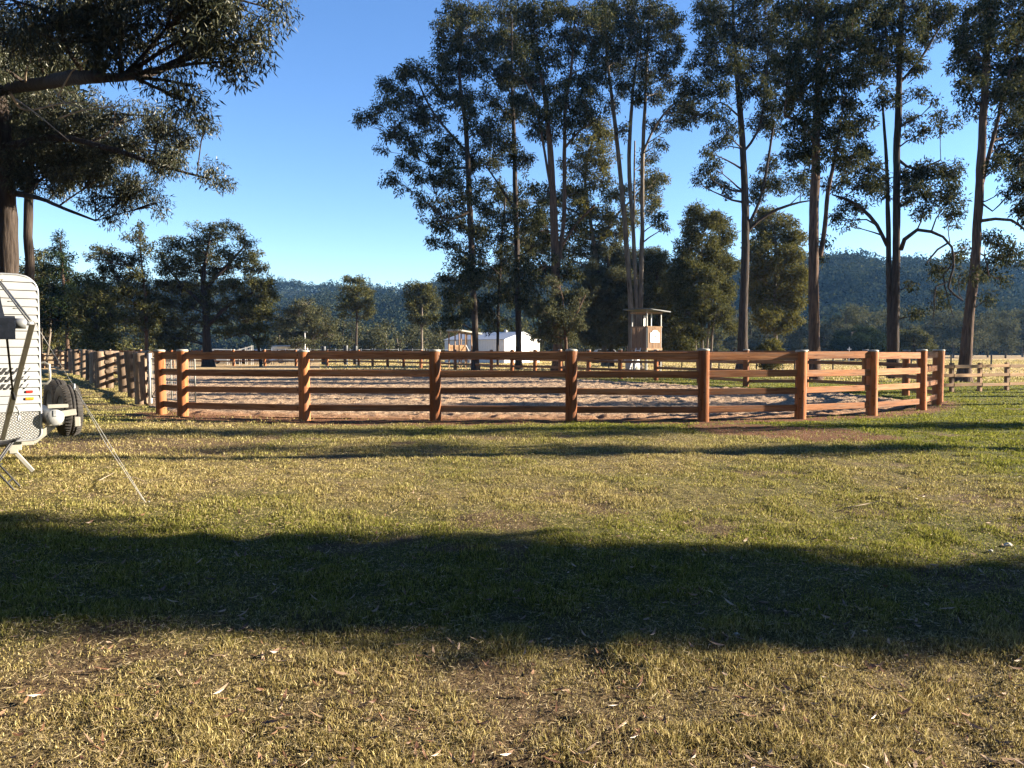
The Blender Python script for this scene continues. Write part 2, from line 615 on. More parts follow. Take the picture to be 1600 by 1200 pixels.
def blade_mat():
    m, n, out = new_mat('grass_blades')
    a = n.nodes.new('ShaderNodeAttribute'); a.attribute_name = 'green'
    a2 = n.nodes.new('ShaderNodeAttribute'); a2.attribute_name = 'shade'
    dry = ramp(n, [(0, (.075, .048, .018)), (.5, (.285, .222, .085)), (1, (.58, .485, .255))])
    grn = ramp(n, [(0, (.022, .028, .005)), (.5, (.135, .15, .02)), (1, (.31, .31, .058))])
    n.links.new(a2.outputs['Fac'], dry.inputs[0]); n.links.new(a2.outputs['Fac'], grn.inputs[0])
    c = mixc(n, dry.outputs[0], grn.outputs[0], a.outputs['Fac'])
    d = n.nodes.new('ShaderNodeBsdfDiffuse'); n.links.new(c, d.inputs[0])
    t = n.nodes.new('ShaderNodeBsdfTranslucent'); n.links.new(c, t.inputs[0])
    m1 = N(n, 'ShaderNodeMixShader', Fac=.35)
    n.links.new(d.outputs[0], m1.inputs[1]); n.links.new(t.outputs[0], m1.inputs[2])
    n.links.new(m1.outputs[0], out.inputs[0])
    return m


def hill_mat():
    m, n, out = new_mat('hill_floor')
    tc = n.nodes.new('ShaderNodeTexCoord')
    n1 = N(n, 'ShaderNodeTexNoise', Scale=.05, Detail=8.0, Roughness=.7)
    n.links.new(tc.outputs['Object'], n1.inputs['Vector'])
    r = ramp(n, [(.3, (.014, .02, .012)), (.6, (.03, .036, .02))])
    n.links.new(n1.outputs[0], r.inputs[0])
    p = N(n, 'ShaderNodeBsdfPrincipled', Roughness=1.0)
    p.inputs['Specular IOR Level'].default_value = .05
    n.links.new(r.outputs[0], p.inputs['Base Color'])
    n.links.new(p.outputs[0], out.inputs[0])
    return m


# ------------------------------------------------------------------ layout of the arena
FRONT = [(-8.72, 19.05), (-7.95, 18.5), (-4.79, 17.7), (-1.74, 17.42), (1.345, 17.36), (4.31, 17.26), (6.66, 17.7),
         (8.8, 18.75), (10.85, 20.3), (12.36, 22.3), (13.3, 23.9)]
SIDE = [(13.3, 23.9), (13.86, 27.0), (13.9, 30.2), (12.55, 32.8), (10.15, 33.3), (8.95, 36.7), (7.5, 40.0)]
d_ = np.array((-.5, .866))
REAR = [(7.5, 40.0)] + [tuple(np.array((7.5, 40.0)) + d_ * 3.0 * i) for i in range(1, 10)]
for i in range(1, 6):
    REAR.append((REAR[9][0] - 1.8 * i, REAR[9][1] + 2.35 * i))
for i in range(1, 10):
    REAR.append((REAR[14][0] - 3.1 * i, REAR[14][1] + .12 * i))
SAND = [(-10.2, 21.5), (-8.3, 19.2), (-7.7, 18.75), (-4.75, 17.95), (-1.7, 17.66), (1.345, 17.6), (4.25, 17.55), (6.5, 17.95), (8.5, 19.0),
        (10.4, 20.5), (11.7, 22.4), (12.4, 24.2), (12.2, 27.5), (10.6, 30.5), (8.5, 33.0), (6.5, 36.6), (3, 41.5), (-4, 47),
        (-14, 49), (-24, 49), (-22, 42), (-17, 34), (-12.6, 26)]


def f_green(x, y):
    g = .15 + .36 * sstep(.40, .70, fbm(x * .55, y * .42, 5))
    g = g + .75 * sstep(1, 10, x) * sstep(7, 14, y) * sstep(60, 45, y)
    g = g + .45 * sstep(2, 9, x - .3 * (y - 6)) * sstep(5, 8, y)
    g = g + .55 * sstep(14.0, 15.6, y) * sstep(18, 16.6, y) * sstep(-5, 0, x)
    g = g + .30 * sstep(4.1, 4.9, y) * sstep(8.2, 6.6, y)  # shade tone put into the colour: greener strip along the foreground shadow band
    g = g - .42 * sstep(4.6, 3.6, y)
    return np.clip(g, 0, 1)


def f_dirt(x, y):
    d = dist_line(x, y, FRONT)
    w = .42 + .3 * fbm(x * .8, y * .8, 9) + .45 * sstep(2.5, -2, x)
    a = sstep(w + .35, w - .25, d) * .95
    red = a.copy()
    q = np.hypot((x - 5.3 - (15.2 - y) * .5) / 1.7, (y - 15.1) / 1.9) + .5 * (fbm(x * 1.3, y * 1.3, 21) - .5)
    b = sstep(1.05, .7, q) * .95
    red = np.maximum(red, b)
    tr = np.abs(y - (12.9 - .02 * (x + 8))) / 1.5 + .7 * (fbm(x * .7, y * .9, 33) - .5)
    c = sstep(1.0, .55, tr) * sstep(-2.0, -5.5, x) * .8
    c2 = sstep(.62, .75, fbm(x * .9, y * .9, 41)) * .8 * sstep(-3, -8, x) * sstep(9, 13, y)
    e = sstep(.54, .70, fbm(x * 2.4, y * 2.4, 51)) * .45 * sstep(6.0, 4.2, y)
    e2 = sstep(.69, .77, fbm(x * 1.1, y * 1.3, 61)) * .75
    dirt = np.maximum.reduce([a, b, c, c2, e, e2])
    return dirt, np.clip(red - .3 * c, 0, 1)


def f_field(x, y):
    return np.maximum(sstep(50, 62, y), sstep(34, 42, y) * sstep(13, 17, x))


def f_height(x, y):
    """small lumps of the lawn near the viewer, dying out with distance"""
    k = sstep(40, 12, np.hypot(x, y))
    h = (fbm(x * 2.6, y * 2.6, 71) - .5) * .05 + (fbm(x * 9, y * 9, 73, 2) - .5) * .022 + (fbm(x * .45, y * .45, 75, 2) - .5) * .08
    return h * k - .0


def axis(segs):
    out = [segs[0][0]]
    for a, b, s0, s1 in segs:
        x = a
        while x < b - 1e-6:
            t = (x - a) / (b - a)
            x = min(b, x + s0 * (1 - t) + s1 * t)
            out.append(x)
    return np.array(out)


# ------------------------------------------------------------------ ground
M['ground'] = ground_mat()
gx = axis([(-1150, -60, 120, 12), (-60, -14, 8, .5), (-14, -5, .35, .09), (-5, 5, .06, .06), (5, 15, .09, .4), (15, 60, .5, 8), (60, 1150, 12, 120)])
gy = axis([(-60, -4, 8, 1), (-4, 2, .8, .12), (2, 8, .045, .07), (8, 18, .07, .16), (18, 60, .3, 1.6), (60, 300, 3, 15), (300, 1200, 20, 120)])
X, Y = np.meshgrid(gx, gy)
Z = f_height(X, Y)
dirt, red = f_dirt(X, Y)
nx, ny = len(gx), len(gy)
ii = (np.arange(ny - 1)[:, None] * nx + np.arange(nx - 1)[None]).ravel()
gq = np.stack([ii, ii + 1, ii + nx + 1, ii + nx], 1)
g = mesh_np('ground', np.stack([X.ravel(), Y.ravel(), Z.ravel()], 1), gq, M['ground'], smooth=True,
            attrs={'green': f_green(X, Y).ravel(), 'dirt': dirt.ravel(), 'red': red.ravel(), 'field': f_field(X, Y).ravel()})
tag(g, kind='structure')

# arena sand, churned by hooves
M['sand'] = sand_mat()
sx, sy = np.arange(-25, 13, .085), axis([(17, 50, .06, .16)])
X, Y = np.meshgrid(sx, sy)
Z = .055 + (fbm(X * 5.5, Y * 4.5, 81, 2) - .5) * .07 + (vnoise(X * 9.5, Y * 8.5, 83) - .5) * .065
cell = vnoise(X * 5.2 + 3, Y * 5.2, 87)
Z -= .05 * sstep(.62, .8, cell)
ins = inpoly(X, Y, SAND)
edge = dist_line(X, Y, SAND + [SAND[0]])
Z = np.where(edge < .35, Z * (edge / .35) + .012 * (1 - edge / .35), Z)
n_x, n_y = len(sx), len(sy)
keep = (ins[:-1, :-1] & ins[1:, :-1] & ins[:-1, 1:] & ins[1:, 1:]).ravel()
ii = (np.arange(n_y - 1)[:, None] * n_x + np.arange(n_x - 1)[None]).ravel()[keep]
q = np.stack([ii, ii + 1, ii + n_x + 1, ii + n_x], 1)
redf = sstep(1.6, .1, dist_line(X, Y, FRONT)) * .8
used, inv = np.unique(q, return_inverse=True)
o = mesh_np('sand', np.stack([X.ravel(), Y.ravel(), Z.ravel()], 1)[used], inv.reshape(q.shape), M['sand'], smooth=True,
            attrs={'red': redf.ravel()[used]})
tag(o, kind='structure')

# ------------------------------------------------------------------ grass blades, litter
M['blade'] = blade_mat()


def blades(n, x, y, h, w, lean, green, shade, name, mat):
    """one bent blade = a quad and a tip triangle drawn as a second quad"""
    z = f_height(x, y)
    a = rng.uniform(0, 2 * np.pi, n)
    la = rng.uniform(0, 2 * np.pi, n)
    ux, uy = np.cos(a) * w / 2, np.sin(a) * w / 2
    lx, ly = np.cos(la) * lean * h, np.sin(la) * lean * h
    hz = h * np.sqrt(np.clip(1 - lean * lean * .8, .05, 1))
    P = np.empty((n, 5, 3))
    P[:, 0] = np.stack([x - ux, y - uy, z - .006], 1)
    P[:, 1] = np.stack([x + ux, y + uy, z - .006], 1)
    P[:, 2] = np.stack([x + ux * .75 + lx * .4, y + uy * .75 + ly * .4, z + hz * .6], 1)
    P[:, 3] = np.stack([x - ux * .75 + lx * .4, y - uy * .75 + ly * .4, z + hz * .6], 1)
    P[:, 4] = np.stack([x + lx, y + ly, z + hz], 1)
    b = np.arange(n) * 5
    tri = np.concatenate([np.stack([b, b + 1, b + 2], 1), np.stack([b, b + 2, b + 3], 1), np.stack([b + 3, b + 2, b + 4], 1)])
    return mesh_np(name, P.reshape(-1, 3), tri, mat, k=3,
                   attrs={'green': np.repeat(green, 5), 'shade': np.repeat(shade, 5)})


def sample_ground(n_bands):
    xs, ys = [], []
    d = 2.2
    while d < 50:
        dd = d * .06
        w = max(.0042, d * .00082)
        dens = 9.5 / (w * .045 * d) * (1.0 if d < 19 else .75)
        half = d * .82 + 2.2
        n = int(dens * dd * 2 * half)
        xs.append(rng.uniform(-half, half, n)); ys.append(rng.uniform(d, d + dd, n))
        d += dd
    return np.concatenate(xs), np.concatenate(ys)


x, y = sample_ground(0)
dirt, _ = f_dirt(x, y)
tuft = fbm(x * 3.2, y * 3.2, 91, 2)
keepp = (rng.random(len(x)) > dirt * .93) & ~inpoly(x, y, SAND) & (rng.random(len(x)) < .42 + 1.0 * sstep(.28, .62, tuft))
x, y, tuft = x[keepp], y[keepp], tuft[keepp]
n = len(x)
d = np.hypot(x, y)
gr = np.clip(f_green(x, y) + rng.normal(0, .22, n), 0, 1)
h = (.014 + .030 * rng.random(n) ** 1.8) * (.55 + .95 * sstep(.35, .8, tuft))
h *= 1 + .25 * (d > 12)
w = np.maximum(.0042, d * .00082) * rng.uniform(.6, 1.3, n)
o = blades(n, x, y, h, w, rng.uniform(.3, .99, n), gr, np.clip(rng.normal(.5, .27, n), 0, 1), 'grass', M['blade'])
tag(o, 'short patchy lawn of straw and green blades before the timber arena fence', 'grass', kind='stuff')

# standing dry grass of the far paddock
n = 90000
yy = np.sqrt(rng.uniform(33 ** 2, 120 ** 2, n)); xx = rng.uniform(-.25, .85, n) * yy
k = (f_field(xx, yy) > .4)
xx, yy = xx[k], yy[k]; n = len(xx)
o = blades(n, xx, yy, rng.uniform(.05, .13, n), yy * .0011, rng.uniform(.1, .8, n), np.clip(rng.normal(.05, .08, n), 0, 1),
           np.clip(rng.normal(.62, .22, n), 0, 1), 'dry_grass', M['blade'])
tag(o, 'pale golden dry grass standing in the open paddock behind the arena', 'grass', kind='stuff')


# flat straw thatch + fallen leaves
def litter(name, n, x, y, L, W, mat, curl):
    z = f_height(x, y) + rng.uniform(.006, .03, n)
    a = rng.uniform(0, 2 * np.pi, n)
    ax = np.stack([np.cos(a), np.sin(a), rng.normal(0, .22, n)], 1) * L[:, None] / 2
    sd_ = np.stack([-np.sin(a), np.cos(a), rng.normal(0, .28, n)], 1) * W[:, None] / 2
    c = np.stack([x, y, z], 1)
    up = np.zeros((n, 3)); up[:, 2] = curl * L
    P = np.stack([c - ax + up * .5, c - ax * .35 + sd_, c + ax * .35 + sd_, c + ax + up, c + ax * .35 - sd_, c - ax * .35 - sd_], 1)
    b = np.arange(n) * 6
    q = np.concatenate([np.stack([b, b + 1, b + 2, b + 5], 1)[:, [0, 3, 1, 1]] * 0 + np.stack([b, b + 5, b + 4, b + 1], 1),
                        np.stack([b + 1, b + 4, b + 3, b + 2], 1)])
    return mesh_np(name, P.reshape(-1, 3), q, mat)


n = 100000
yy = 2.3 + 13 * rng.random(n) ** 1.9; xx = rng.uniform(-1, 1, n) * (yy * .72 + .5)
m_straw = leafmat('straw', (.20, .13, .06), (.40, .30, .15), (.62, .51, .31), .15, None, .03)
o = litter('dry_thatch', n, xx, yy, rng.uniform(.014, .055, n), np.maximum(.002, yy * .0006), m_straw, rng.uniform(0, .1, n))
tag(o, 'flattened straw-coloured thatch lying among the foreground grass', 'dead grass', kind='stuff')
n = 2300
yy = 2.4 + 12 * rng.random(n) ** 2.6; xx = rng.uniform(-1, 1, n) * (yy * .72 + .4)
m_leaf = leafmat('fallen_leaf', (.09, .038, .02), (.27, .14, .07), (.46, .33, .215), .15, None, .05)
o = litter('fallen_leaves', n, xx, yy, rng.uniform(.035, .10, n), rng.uniform(.007, .018, n), m_leaf, rng.uniform(.03, .25, n))
tag(o, 'scattered brown and tan fallen gum leaves on the lawn', 'fallen leaves', kind='stuff')

# ------------------------------------------------------------------ hills and forest
M['hill'] = hill_mat()


def hill(name, prof, dist, foot, seed, amp):
    """prof: (photo x, photo ridge y); dist/foot: (x, metres)"""
    px = np.linspace(prof[0][0], prof[-1][0], 260)
    az = np.arctan((px - 800) / 1200)
    ry = np.interp(px, *zip(*prof)); rd = np.interp(px, *zip(*dist)); fd = np.interp(px, *zip(*foot))
    H = CAM_H + (546 - ry) / 1200 * rd
    t = np.linspace(0, 1.5, 70)
    T, A = np.meshgrid(t, az, indexing='ij')
    Yd = fd[None] + (rd - fd)[None] * T
    Xd = Yd * np.tan(A)
    up = np.where(T <= 1, sstep(-.15, 1.15, T) * 1.0, 1 - .7 * (T - 1) ** 2)
    up = (up - sstep(-.15, 1.15, np.array(0.))) / (sstep(-.15, 1.15, np.array(1.)) - sstep(-.15, 1.15, np.array(0.)))
    nz = (fbm(Xd * .012, Yd * .012, seed, 4) - .5) * 2 * amp * np.sin(np.clip(T, 0, 1) * np.pi)
    Zd = H[None] * up + nz - 2.0 * (1 - np.clip(T * 8, 0, 1)) - 9 * np.clip(T * 3, 0, 1)
    V = np.stack([Xd.ravel(), Yd.ravel(), Zd.ravel()], 1)
    c = len(az)
    ii = (np.arange(len(t) - 1)[:, None] * c + np.arange(c - 1)[None]).ravel()
    q = np.stack([ii, ii + 1, ii + c + 1, ii + c], 1)
    o = mesh_np(name, V, q, M['hill'], smooth=True)
    tag(o, kind='structure')
    return Xd, Yd, Zd


def crown_protos(n, nq, seed):
    r = np.random.default_rng(seed)
    out = []
    for _ in range(n):
        lobes = r.normal(0, 1, (7, 3)) * (.5, .5, .42)
        k = r.integers(0, 7, nq)
        dv = r.normal(0, 1, (nq, 3)); dv /= np.linalg.norm(dv, axis=1)[:, None]
        c = lobes[k] + dv * (r.uniform(.25, .42, nq))[:, None] * (1, 1, .7)
        a = r.normal(0, 1, (nq, 3)); a /= np.linalg.norm(a, axis=1)[:, None]
        b = np.cross(a, r.normal(0, 1, (nq, 3))); b /= np.linalg.norm(b, axis=1)[:, None]
        s = r.uniform(.06, .125, nq)[:, None]
        P = np.stack([c - a * s, c + b * s * .8, c + a * s, c - b * s * .8], 1)
        out.append(P)
    return out


def forest(name, label, pts, hgt, seed, nq=190):
    protos = crown_protos(7, nq, seed)
    r = np.random.default_rng(seed)
    n = len(pts)
    V = np.empty((n, nq * 4, 3), np.float32)
    tint = np.repeat(np.clip(r.normal(.5, .25, n), 0, 1), nq * 4)
    for i in range(n):
        a = r.uniform(0, 6.283)
        ca, sa = math.cos(a), math.sin(a)
        P = protos[r.integers(0, 7)].reshape(-1, 3)
        w = hgt * r.uniform(.30, .48); h_ = hgt * r.uniform(.75, 1.25)
        V[i, :, 0] = (P[:, 0] * ca - P[:, 1] * sa) * w + pts[i, 0]
        V[i, :, 1] = (P[:, 0] * sa + P[:, 1] * ca) * w + pts[i, 1]
        V[i, :, 2] = P[:, 2] * w * 1.1 + h_ * .40 + pts[i, 2]
    f = np.arange(n * nq * 4).reshape(-1, 4)
    o = mesh_np(name, V.reshape(-1, 3), f, M['leaf_forest'], attrs={'tint': tint})
    return tag(o, label, 'forest', kind='stuff')


def scatter(G, n, seed, t1=66):
    Xd, Yd, Zd = G
    r = np.random.default_rng(seed)
    i = r.uniform(0, min(t1, Xd.shape[0] - 2), n); j = r.uniform(0, Xd.shape[1] - 1.01, n)
    i0, j0 = i.astype(int), j.astype(int)
    fi, fj = i - i0, j - j0
    o = []
    for A in (Xd, Yd, Zd):
        o.append((A[i0, j0] * (1 - fi) + A[i0 + 1, j0] * fi) * (1 - fj) + (A[i0, j0 + 1] * (1 - fi) + A[i0 + 1, j0 + 1] * fi) * fj)
    return np.stack(o, 1)


ridge = [(-500, 436), (0, 445), (300, 436), (430, 436), (520, 442), (600, 447), (640, 444), (690, 434), (760, 420), (900, 408), (1050, 402),
         (1200, 402), (1260, 397), (1330, 389), (1380, 400), (1420, 395), (1500, 397), (1600, 399), (1800, 380), (2200, 390)]
ridge = [(x_, y_ + np.interp(x_, [400, 700, 1050, 1400], [4, 6, 11, 13])) for x_, y_ in ridge]
Hh = hill('hills', ridge, [(-500, 800), (430, 780), (700, 640), (900, 520), (1200, 460), (2200, 430)],
          [(-500, 330), (430, 320), (900, 235), (1200, 215), (2200, 215)], 3, 17)
forest('hill_forest', 'blue-green gum forest covering the long hazy hillside behind everything', scatter(Hh, 6000, 5, 52), 15, 11)
spur = [(380, 545), (430, 500), (477, 468), (505, 460), (540, 461), (590, 465), (633, 459), (680, 448), (760, 440), (860, 440), (1000, 470)]
Hs = hill('spur_hill', spur, [(380, 470), (1000, 470)], [(380, 260), (1000, 260)], 23, 5)
forest('spur_forest', 'dark shaded forest on the lower spur in the left valley gap', scatter(Hs, 1500, 6, 52), 12, 12)


# ------------------------------------------------------------------ trees
def catmull(pts, step):
    P = [np.array(p, float) for p in pts]
    if len(P) == 2:
        P = [P[0], (P[0] + P[1]) / 2, P[1]]
    P = [2 * P[0] - P[1]] + P + [2 * P[-1] - P[-2]]
    out = []
    for i in range(1, len(P) - 2):
        a, b, c, d = P[i - 1:i + 3]
        n = max(1, int(np.linalg.norm((c - b)[:3]) / step))
        for k in range(n):
            t = k / n
            out.append(.5 * (2 * b + (c - a) * t + (2 * a - 5 * b + 4 * c - d) * t * t + (3 * b - a - 3 * c + d) * t ** 3))
    out.append(P[-2])
    return np.array(out)


TALL = 'tall gum trees around the arena'


class Tubes:
    """many tapering tubes in one mesh"""
    def __init__(s):
        s.V, s.F, s.n = [], [], 0

    def add(s, P, rad, k):
        P = np.asarray(P, float); rad = np.asarray(rad, float)
        m = len(P)
        T = np.gradient(P, axis=0)
        T /= np.linalg.norm(T, axis=1)[:, None] + 1e-9
        ref = np.array((.31, .95, .05)) if abs(T[0][1]) < .8 else np.array((.95, .1, .3))
        U = np.cross(T, ref); U /= np.linalg.norm(U, axis=1)[:, None] + 1e-9
        W = np.cross(T, U)
        a = np.arange(k) * 2 * np.pi / k
        V = P[:, None] + (U[:, None] * np.cos(a)[None, :, None] + W[:, None] * np.sin(a)[None, :, None]) * rad[:, None, None]
        i = np.arange(m - 1)[:, None] * k; j = np.arange(k)[None]; j2 = (j + 1) % k
        F = np.stack([i + j, i + j2, i + k + j2, i + k + j], -1).reshape(-1, 4) + s.n
        s.V.append(V.reshape(-1, 3)); s.F.append(F); s.n += m * k


def leaves_mesh(name, C, out, L, W, droop, mat, parent, base, r):
    n = len(C)
    a = r.normal(0, 1, (n, 3)) * .75 + out * .35
    a[:, 2] -= droop
    a /= np.linalg.norm(a, axis=1)[:, None] + 1e-9
    b = np.cross(a, r.normal(0, 1, (n, 3))); b /= np.linalg.norm(b, axis=1)[:, None] + 1e-9
    l = (L * r.uniform(.65, 1.3, n))[:, None]; w = (W * r.uniform(.7, 1.25, n))[:, None]
    C = C - base
    P = np.stack([C, C + a * l * .45 + b * w * .5, C + a * l, C + a * l * .45 - b * w * .5], 1)
    return mesh_np(name, P.reshape(-1, 3), np.arange(n * 4).reshape(-1, 4), mat, parent)


def make_tree(name, label, Yt, trunks, blobs, leaf='leaf_dark', bark='bark', rs=.75, k=2.3, cover=1.1, L=.26, W=.08, droop=.7,
              depth=2.5, seed=1, group=None, cat='tree', twigs=True, bare=()):
    """trunks: polylines of (photo x, photo y, width px[, depth offset]); blobs: (photo x, photo y, rx, ry[, density, depth offset])"""
    r = np.random.default_rng(seed)
    if twigs:
        rs, L, W = rs * .76, L * .88, W * .82
    pxm = 1200 / Yt
    T = Tubes()
    skel, skr = [], []
    base = None
    for tr in trunks:
        P = []
        for q in tr:
            dy = q[3] if len(q) > 3 else 0
            p = at(q[0], q[1], Yt + dy)
            P.append((*p, q[2] / pxm / 2 * (.76 if group == TALL else .86)))
        if base is None:
            z0 = P[0][2]
            base = np.array((P[0][0], P[0][1], 0.0))
            if z0 > .02:
                P.insert(0, (P[0][0], P[0][1], -.05, P[0][3] * 1.12))
            else:
                P[0] = (P[0][0], P[0][1], -.05, P[0][3])
        C = catmull(P, max(.35, Yt * .012))
        wob = np.cumsum(r.normal(0, .012, (len(C), 2)), axis=0)
        wob -= np.linspace(0, 1, len(C))[:, None] * wob[-1]
        C[:, :2] += wob
        rad = np.maximum(C[:, 3], .012)
        zz = C[:, 2]
        if tr is trunks[0]:
            rad = rad * (1 + .55 * np.exp(-np.maximum(zz, 0) / .45))
        rad = rad * (1 + r.normal(0, .03, len(rad)))
        T.add(C[:, :3], rad, 12)
        skel.append(C[:, :3]); skr.append(rad)
    S = np.concatenate(skel); SR = np.concatenate(skr)
    LC, LO = [], []
    for bl in blobs:
        bx, by, rx, ry = bl[:4]
        den = bl[4] if len(bl) > 4 else 1.0
        dy = bl[5] if len(bl) > 5 else r.uniform(-1, 1) * depth
        c = at(bx, by, Yt + dy)
        pl = 1200 / (Yt + dy)
        a, b = 1.13 * rx / pl, (1.42 if group == TALL else 1.2) * ry / pl
        dd = (a + b) * .62
        # limb from the trunk
        D = c[None] - S
        hor = np.hypot(D[:, 0], D[:, 1])
        cost = np.linalg.norm(D, axis=1) + 1.6 * np.maximum(0, -(D[:, 2] - .25 * hor))
        j = int(np.argmin(cost))
        s = S[j]
        ln = np.linalg.norm(c - s)
        limb = None
        if ln > .4:
            ctrl = s + (c - s) * .45 + np.array((0, 0, .12 * ln)) * r.uniform(-.6, 1.3) + r.normal(0, .06 * ln, 3)
            t = np.linspace(0, 1, max(4, int(ln / .7)))[:, None]
            limb = (1 - t) ** 2 * s + 2 * t * (1 - t) * ctrl + t * t * c
            limb[1:-1] += r.normal(0, .02 * ln ** .5, (len(limb) - 2, 3))
            r0 = min(SR[j] * .55, .018 * ln + .02)
            T.add(limb, np.linspace(r0, .016, len(limb)), 7)
        ns = max(2, int(k * den * a * b / (rs * rs) * ((2.35 if group == TALL else 2.8) if twigs else 1.8)))
        dv = r.normal(0, 1, (ns, 3)); dv /= np.linalg.norm(dv, axis=1)[:, None]
        u = r.random(ns) ** (1 / 2.4)
        sub = c + dv * u[:, None] * np.array((a, dd, b))
        sr = rs * r.uniform(.55, 1.25, ns)
        if twigs:
            for q in range(ns):
                st = limb[-1 - r.integers(0, max(1, len(limb) // 2))] if limb is not None else c
                ln2 = np.linalg.norm(sub[q] - st)
                mid = (st + sub[q]) / 2 + r.normal(0, .1 * ln2, 3) + (0, 0, .08 * ln2)
                T.add(np.stack([st, mid, sub[q]]), (.022, .015, .006), 4)
        m = int(cover * math.pi * rs * rs / (L * W * .5))
        nm = np.maximum(6, (m * (sr / rs) ** 2).astype(int))
        idx = np.repeat(np.arange(ns), nm)
        dv = r.normal(0, 1, (len(idx), 3)); dv /= np.linalg.norm(dv, axis=1)[:, None]
        off = dv * (r.random(len(idx)) ** .55)[:, None] * sr[idx][:, None] * np.array((1, 1, .85))
        LC.append(sub[idx] + off); LO.append(dv)
    root = thing(name, label, cat, tuple(base), 0, group)
    for br in bare:
        P = [(*at(q[0], q[1], Yt + q[3]), q[2] / 1200 * (Yt + q[3]) / 2) for q in br]
        C = catmull(P, .25)
        B = Tubes()
        B.add(C[:, :3], np.maximum(C[:, 3], .006), 6)
        mesh_np('dead_branch', np.concatenate(B.V) - base, np.concatenate(B.F), M['deadwood'], root, smooth=True)
    mesh_np('trunk', np.concatenate(T.V) - base, np.concatenate(T.F), M[bark], root, smooth=True)
    leaves_mesh('crown', np.concatenate(LC), np.concatenate(LO), L, W, droop, M[leaf], root, base, r)
    return root


# the big gum that overhangs the caravan
make_tree('gum_tree', 'big overhanging gum with drooping leaves and pale dead branches beside the white caravan', 21,
          [[(14, 600, 36), (15, 430, 32), (8, 250, 30), (-12, 60, 26), (-30, -160, 20)],
           [(5, 140, 20, 0), (60, 132, 18, -3), (120, 122, 16, -8), (180, 122, 9, -9), (250, 112, 6, -6.5), (330, 70, 4, -7)],
           [(-5, 100, 16, 0), (90, 40, 12, -3), (230, 0, 8, -8), (360, -10, 5, -6)],
           [(10, 300, 13, 0), (60, 310, 7, -1), (110, 330, 5, -2), (150, 345, 3, -2)],
           [(8, 230, 16, 0), (90, 215, 11, -1), (180, 235, 8, -2), (260, 262, 5, -2), (330, 280, 3, -2)]],
          [(70, 15, 80, 40, 1, -9), (180, 20, 90, 40, 1, -9), (290, 15, 80, 42, 1, -9), (380, 12, 60, 34, .9, -9), (430, 10, 24, 18, .8, -6),
           (330, 62, 62, 38, .9, -9), (395, 60, 34, 32, .8, -9), (240, 62, 70, 32, 1, -8), (140, 66, 80, 30, 1, -9), (40, 66, 60, 40, 1.1, -5),
           (372, 95, 20, 14, .7, -9), (30, 110, 50, 40, 1.1, 0), (110, 165, 70, 30, .9, 0), (40, 190, 60, 45, 1.2, 1), (120, 215, 80, 40, 1.2, 0),
           (250, 115, 50, 20, .5, -9), (305, 135, 30, 20, .75, -9), (300, 158, 26, 12, .6, -9), (200, 180, 50, 25, .8, -1), (255, 195, 48, 26, 1, -2),
           (210, 232, 60, 28, 1.1, -1), (285, 215, 20, 10, .5, -2), (270, 250, 48, 18, .8, -2), (325, 272, 28, 9, .7, -2), (352, 282, 10, 8, .7, -2),
           (90, 262, 60, 30, 1.1, 0), (160, 275, 50, 24, 1, -1), (215, 290, 36, 18, .8, -2), (245, 318, 24, 12, .7, -2), (190, 308, 40, 20, .8, -2),
           (150, 318, 34, 16, .6, -2), (165, 342, 14, 8, .6, -2), (60, 282, 40, 24, 1, 0), (320, 198, 10, 8, .6, -2), (-60, 60, 80, 60, 1, -3),
           (-70, 180, 70, 60, 1, 0), (-40, -60, 120, 60, 1, -3), (150, -50, 120, 50, .8, -4), (320, -50, 90, 40, .8, -5)],
          'leaf_near', 'bark', .45, 1.6, .9, .135, .030, 1.0, 1.2, 101, bare=[
              [(15, 145, 4.5, -9), (40, 172, 3.0, -8), (110, 160, 2.0, -9), (180, 168, 1.0, -9.5)], [(92, 185, 2.5, -9), (130, 172, 2.0, -9.2), (185, 166, 1.0, -9.5)],
              [(25, 155, 2.5, -8), (60, 180, 2.0, -9), (108, 220, 1.0, -9.5)], [(90, 150, 2.5, -9), (112, 112, 2.0, -9.2), (138, 92, 1.0, -9.4)],
              [(85, 142, 2.0, -8.5), (100, 160, 2.0, -9), (125, 168, 1.5, -9.2), (145, 183, 1.0, -9.5)], [(40, 128, 3.5, -4), (42, 105, 2.5, -4.5), (65, 62, 1.5, -5)]])
make_tree('gum_tree', 'slim dark gum trunk standing just behind the big overhanging gum', 25,
          [[(48, 600, 16), (44, 430, 16), (40, 320, 15), (46, 230, 13), (60, 120, 9)]],
          [(55, 235, 55, 35), (120, 250, 50, 30), (60, 150, 60, 40), (100, 110, 50, 35), (20, 250, 40, 30)], 'leaf_dark', 'bark', .7, 2, 1.1, .26, .08, .8, 2, 102)

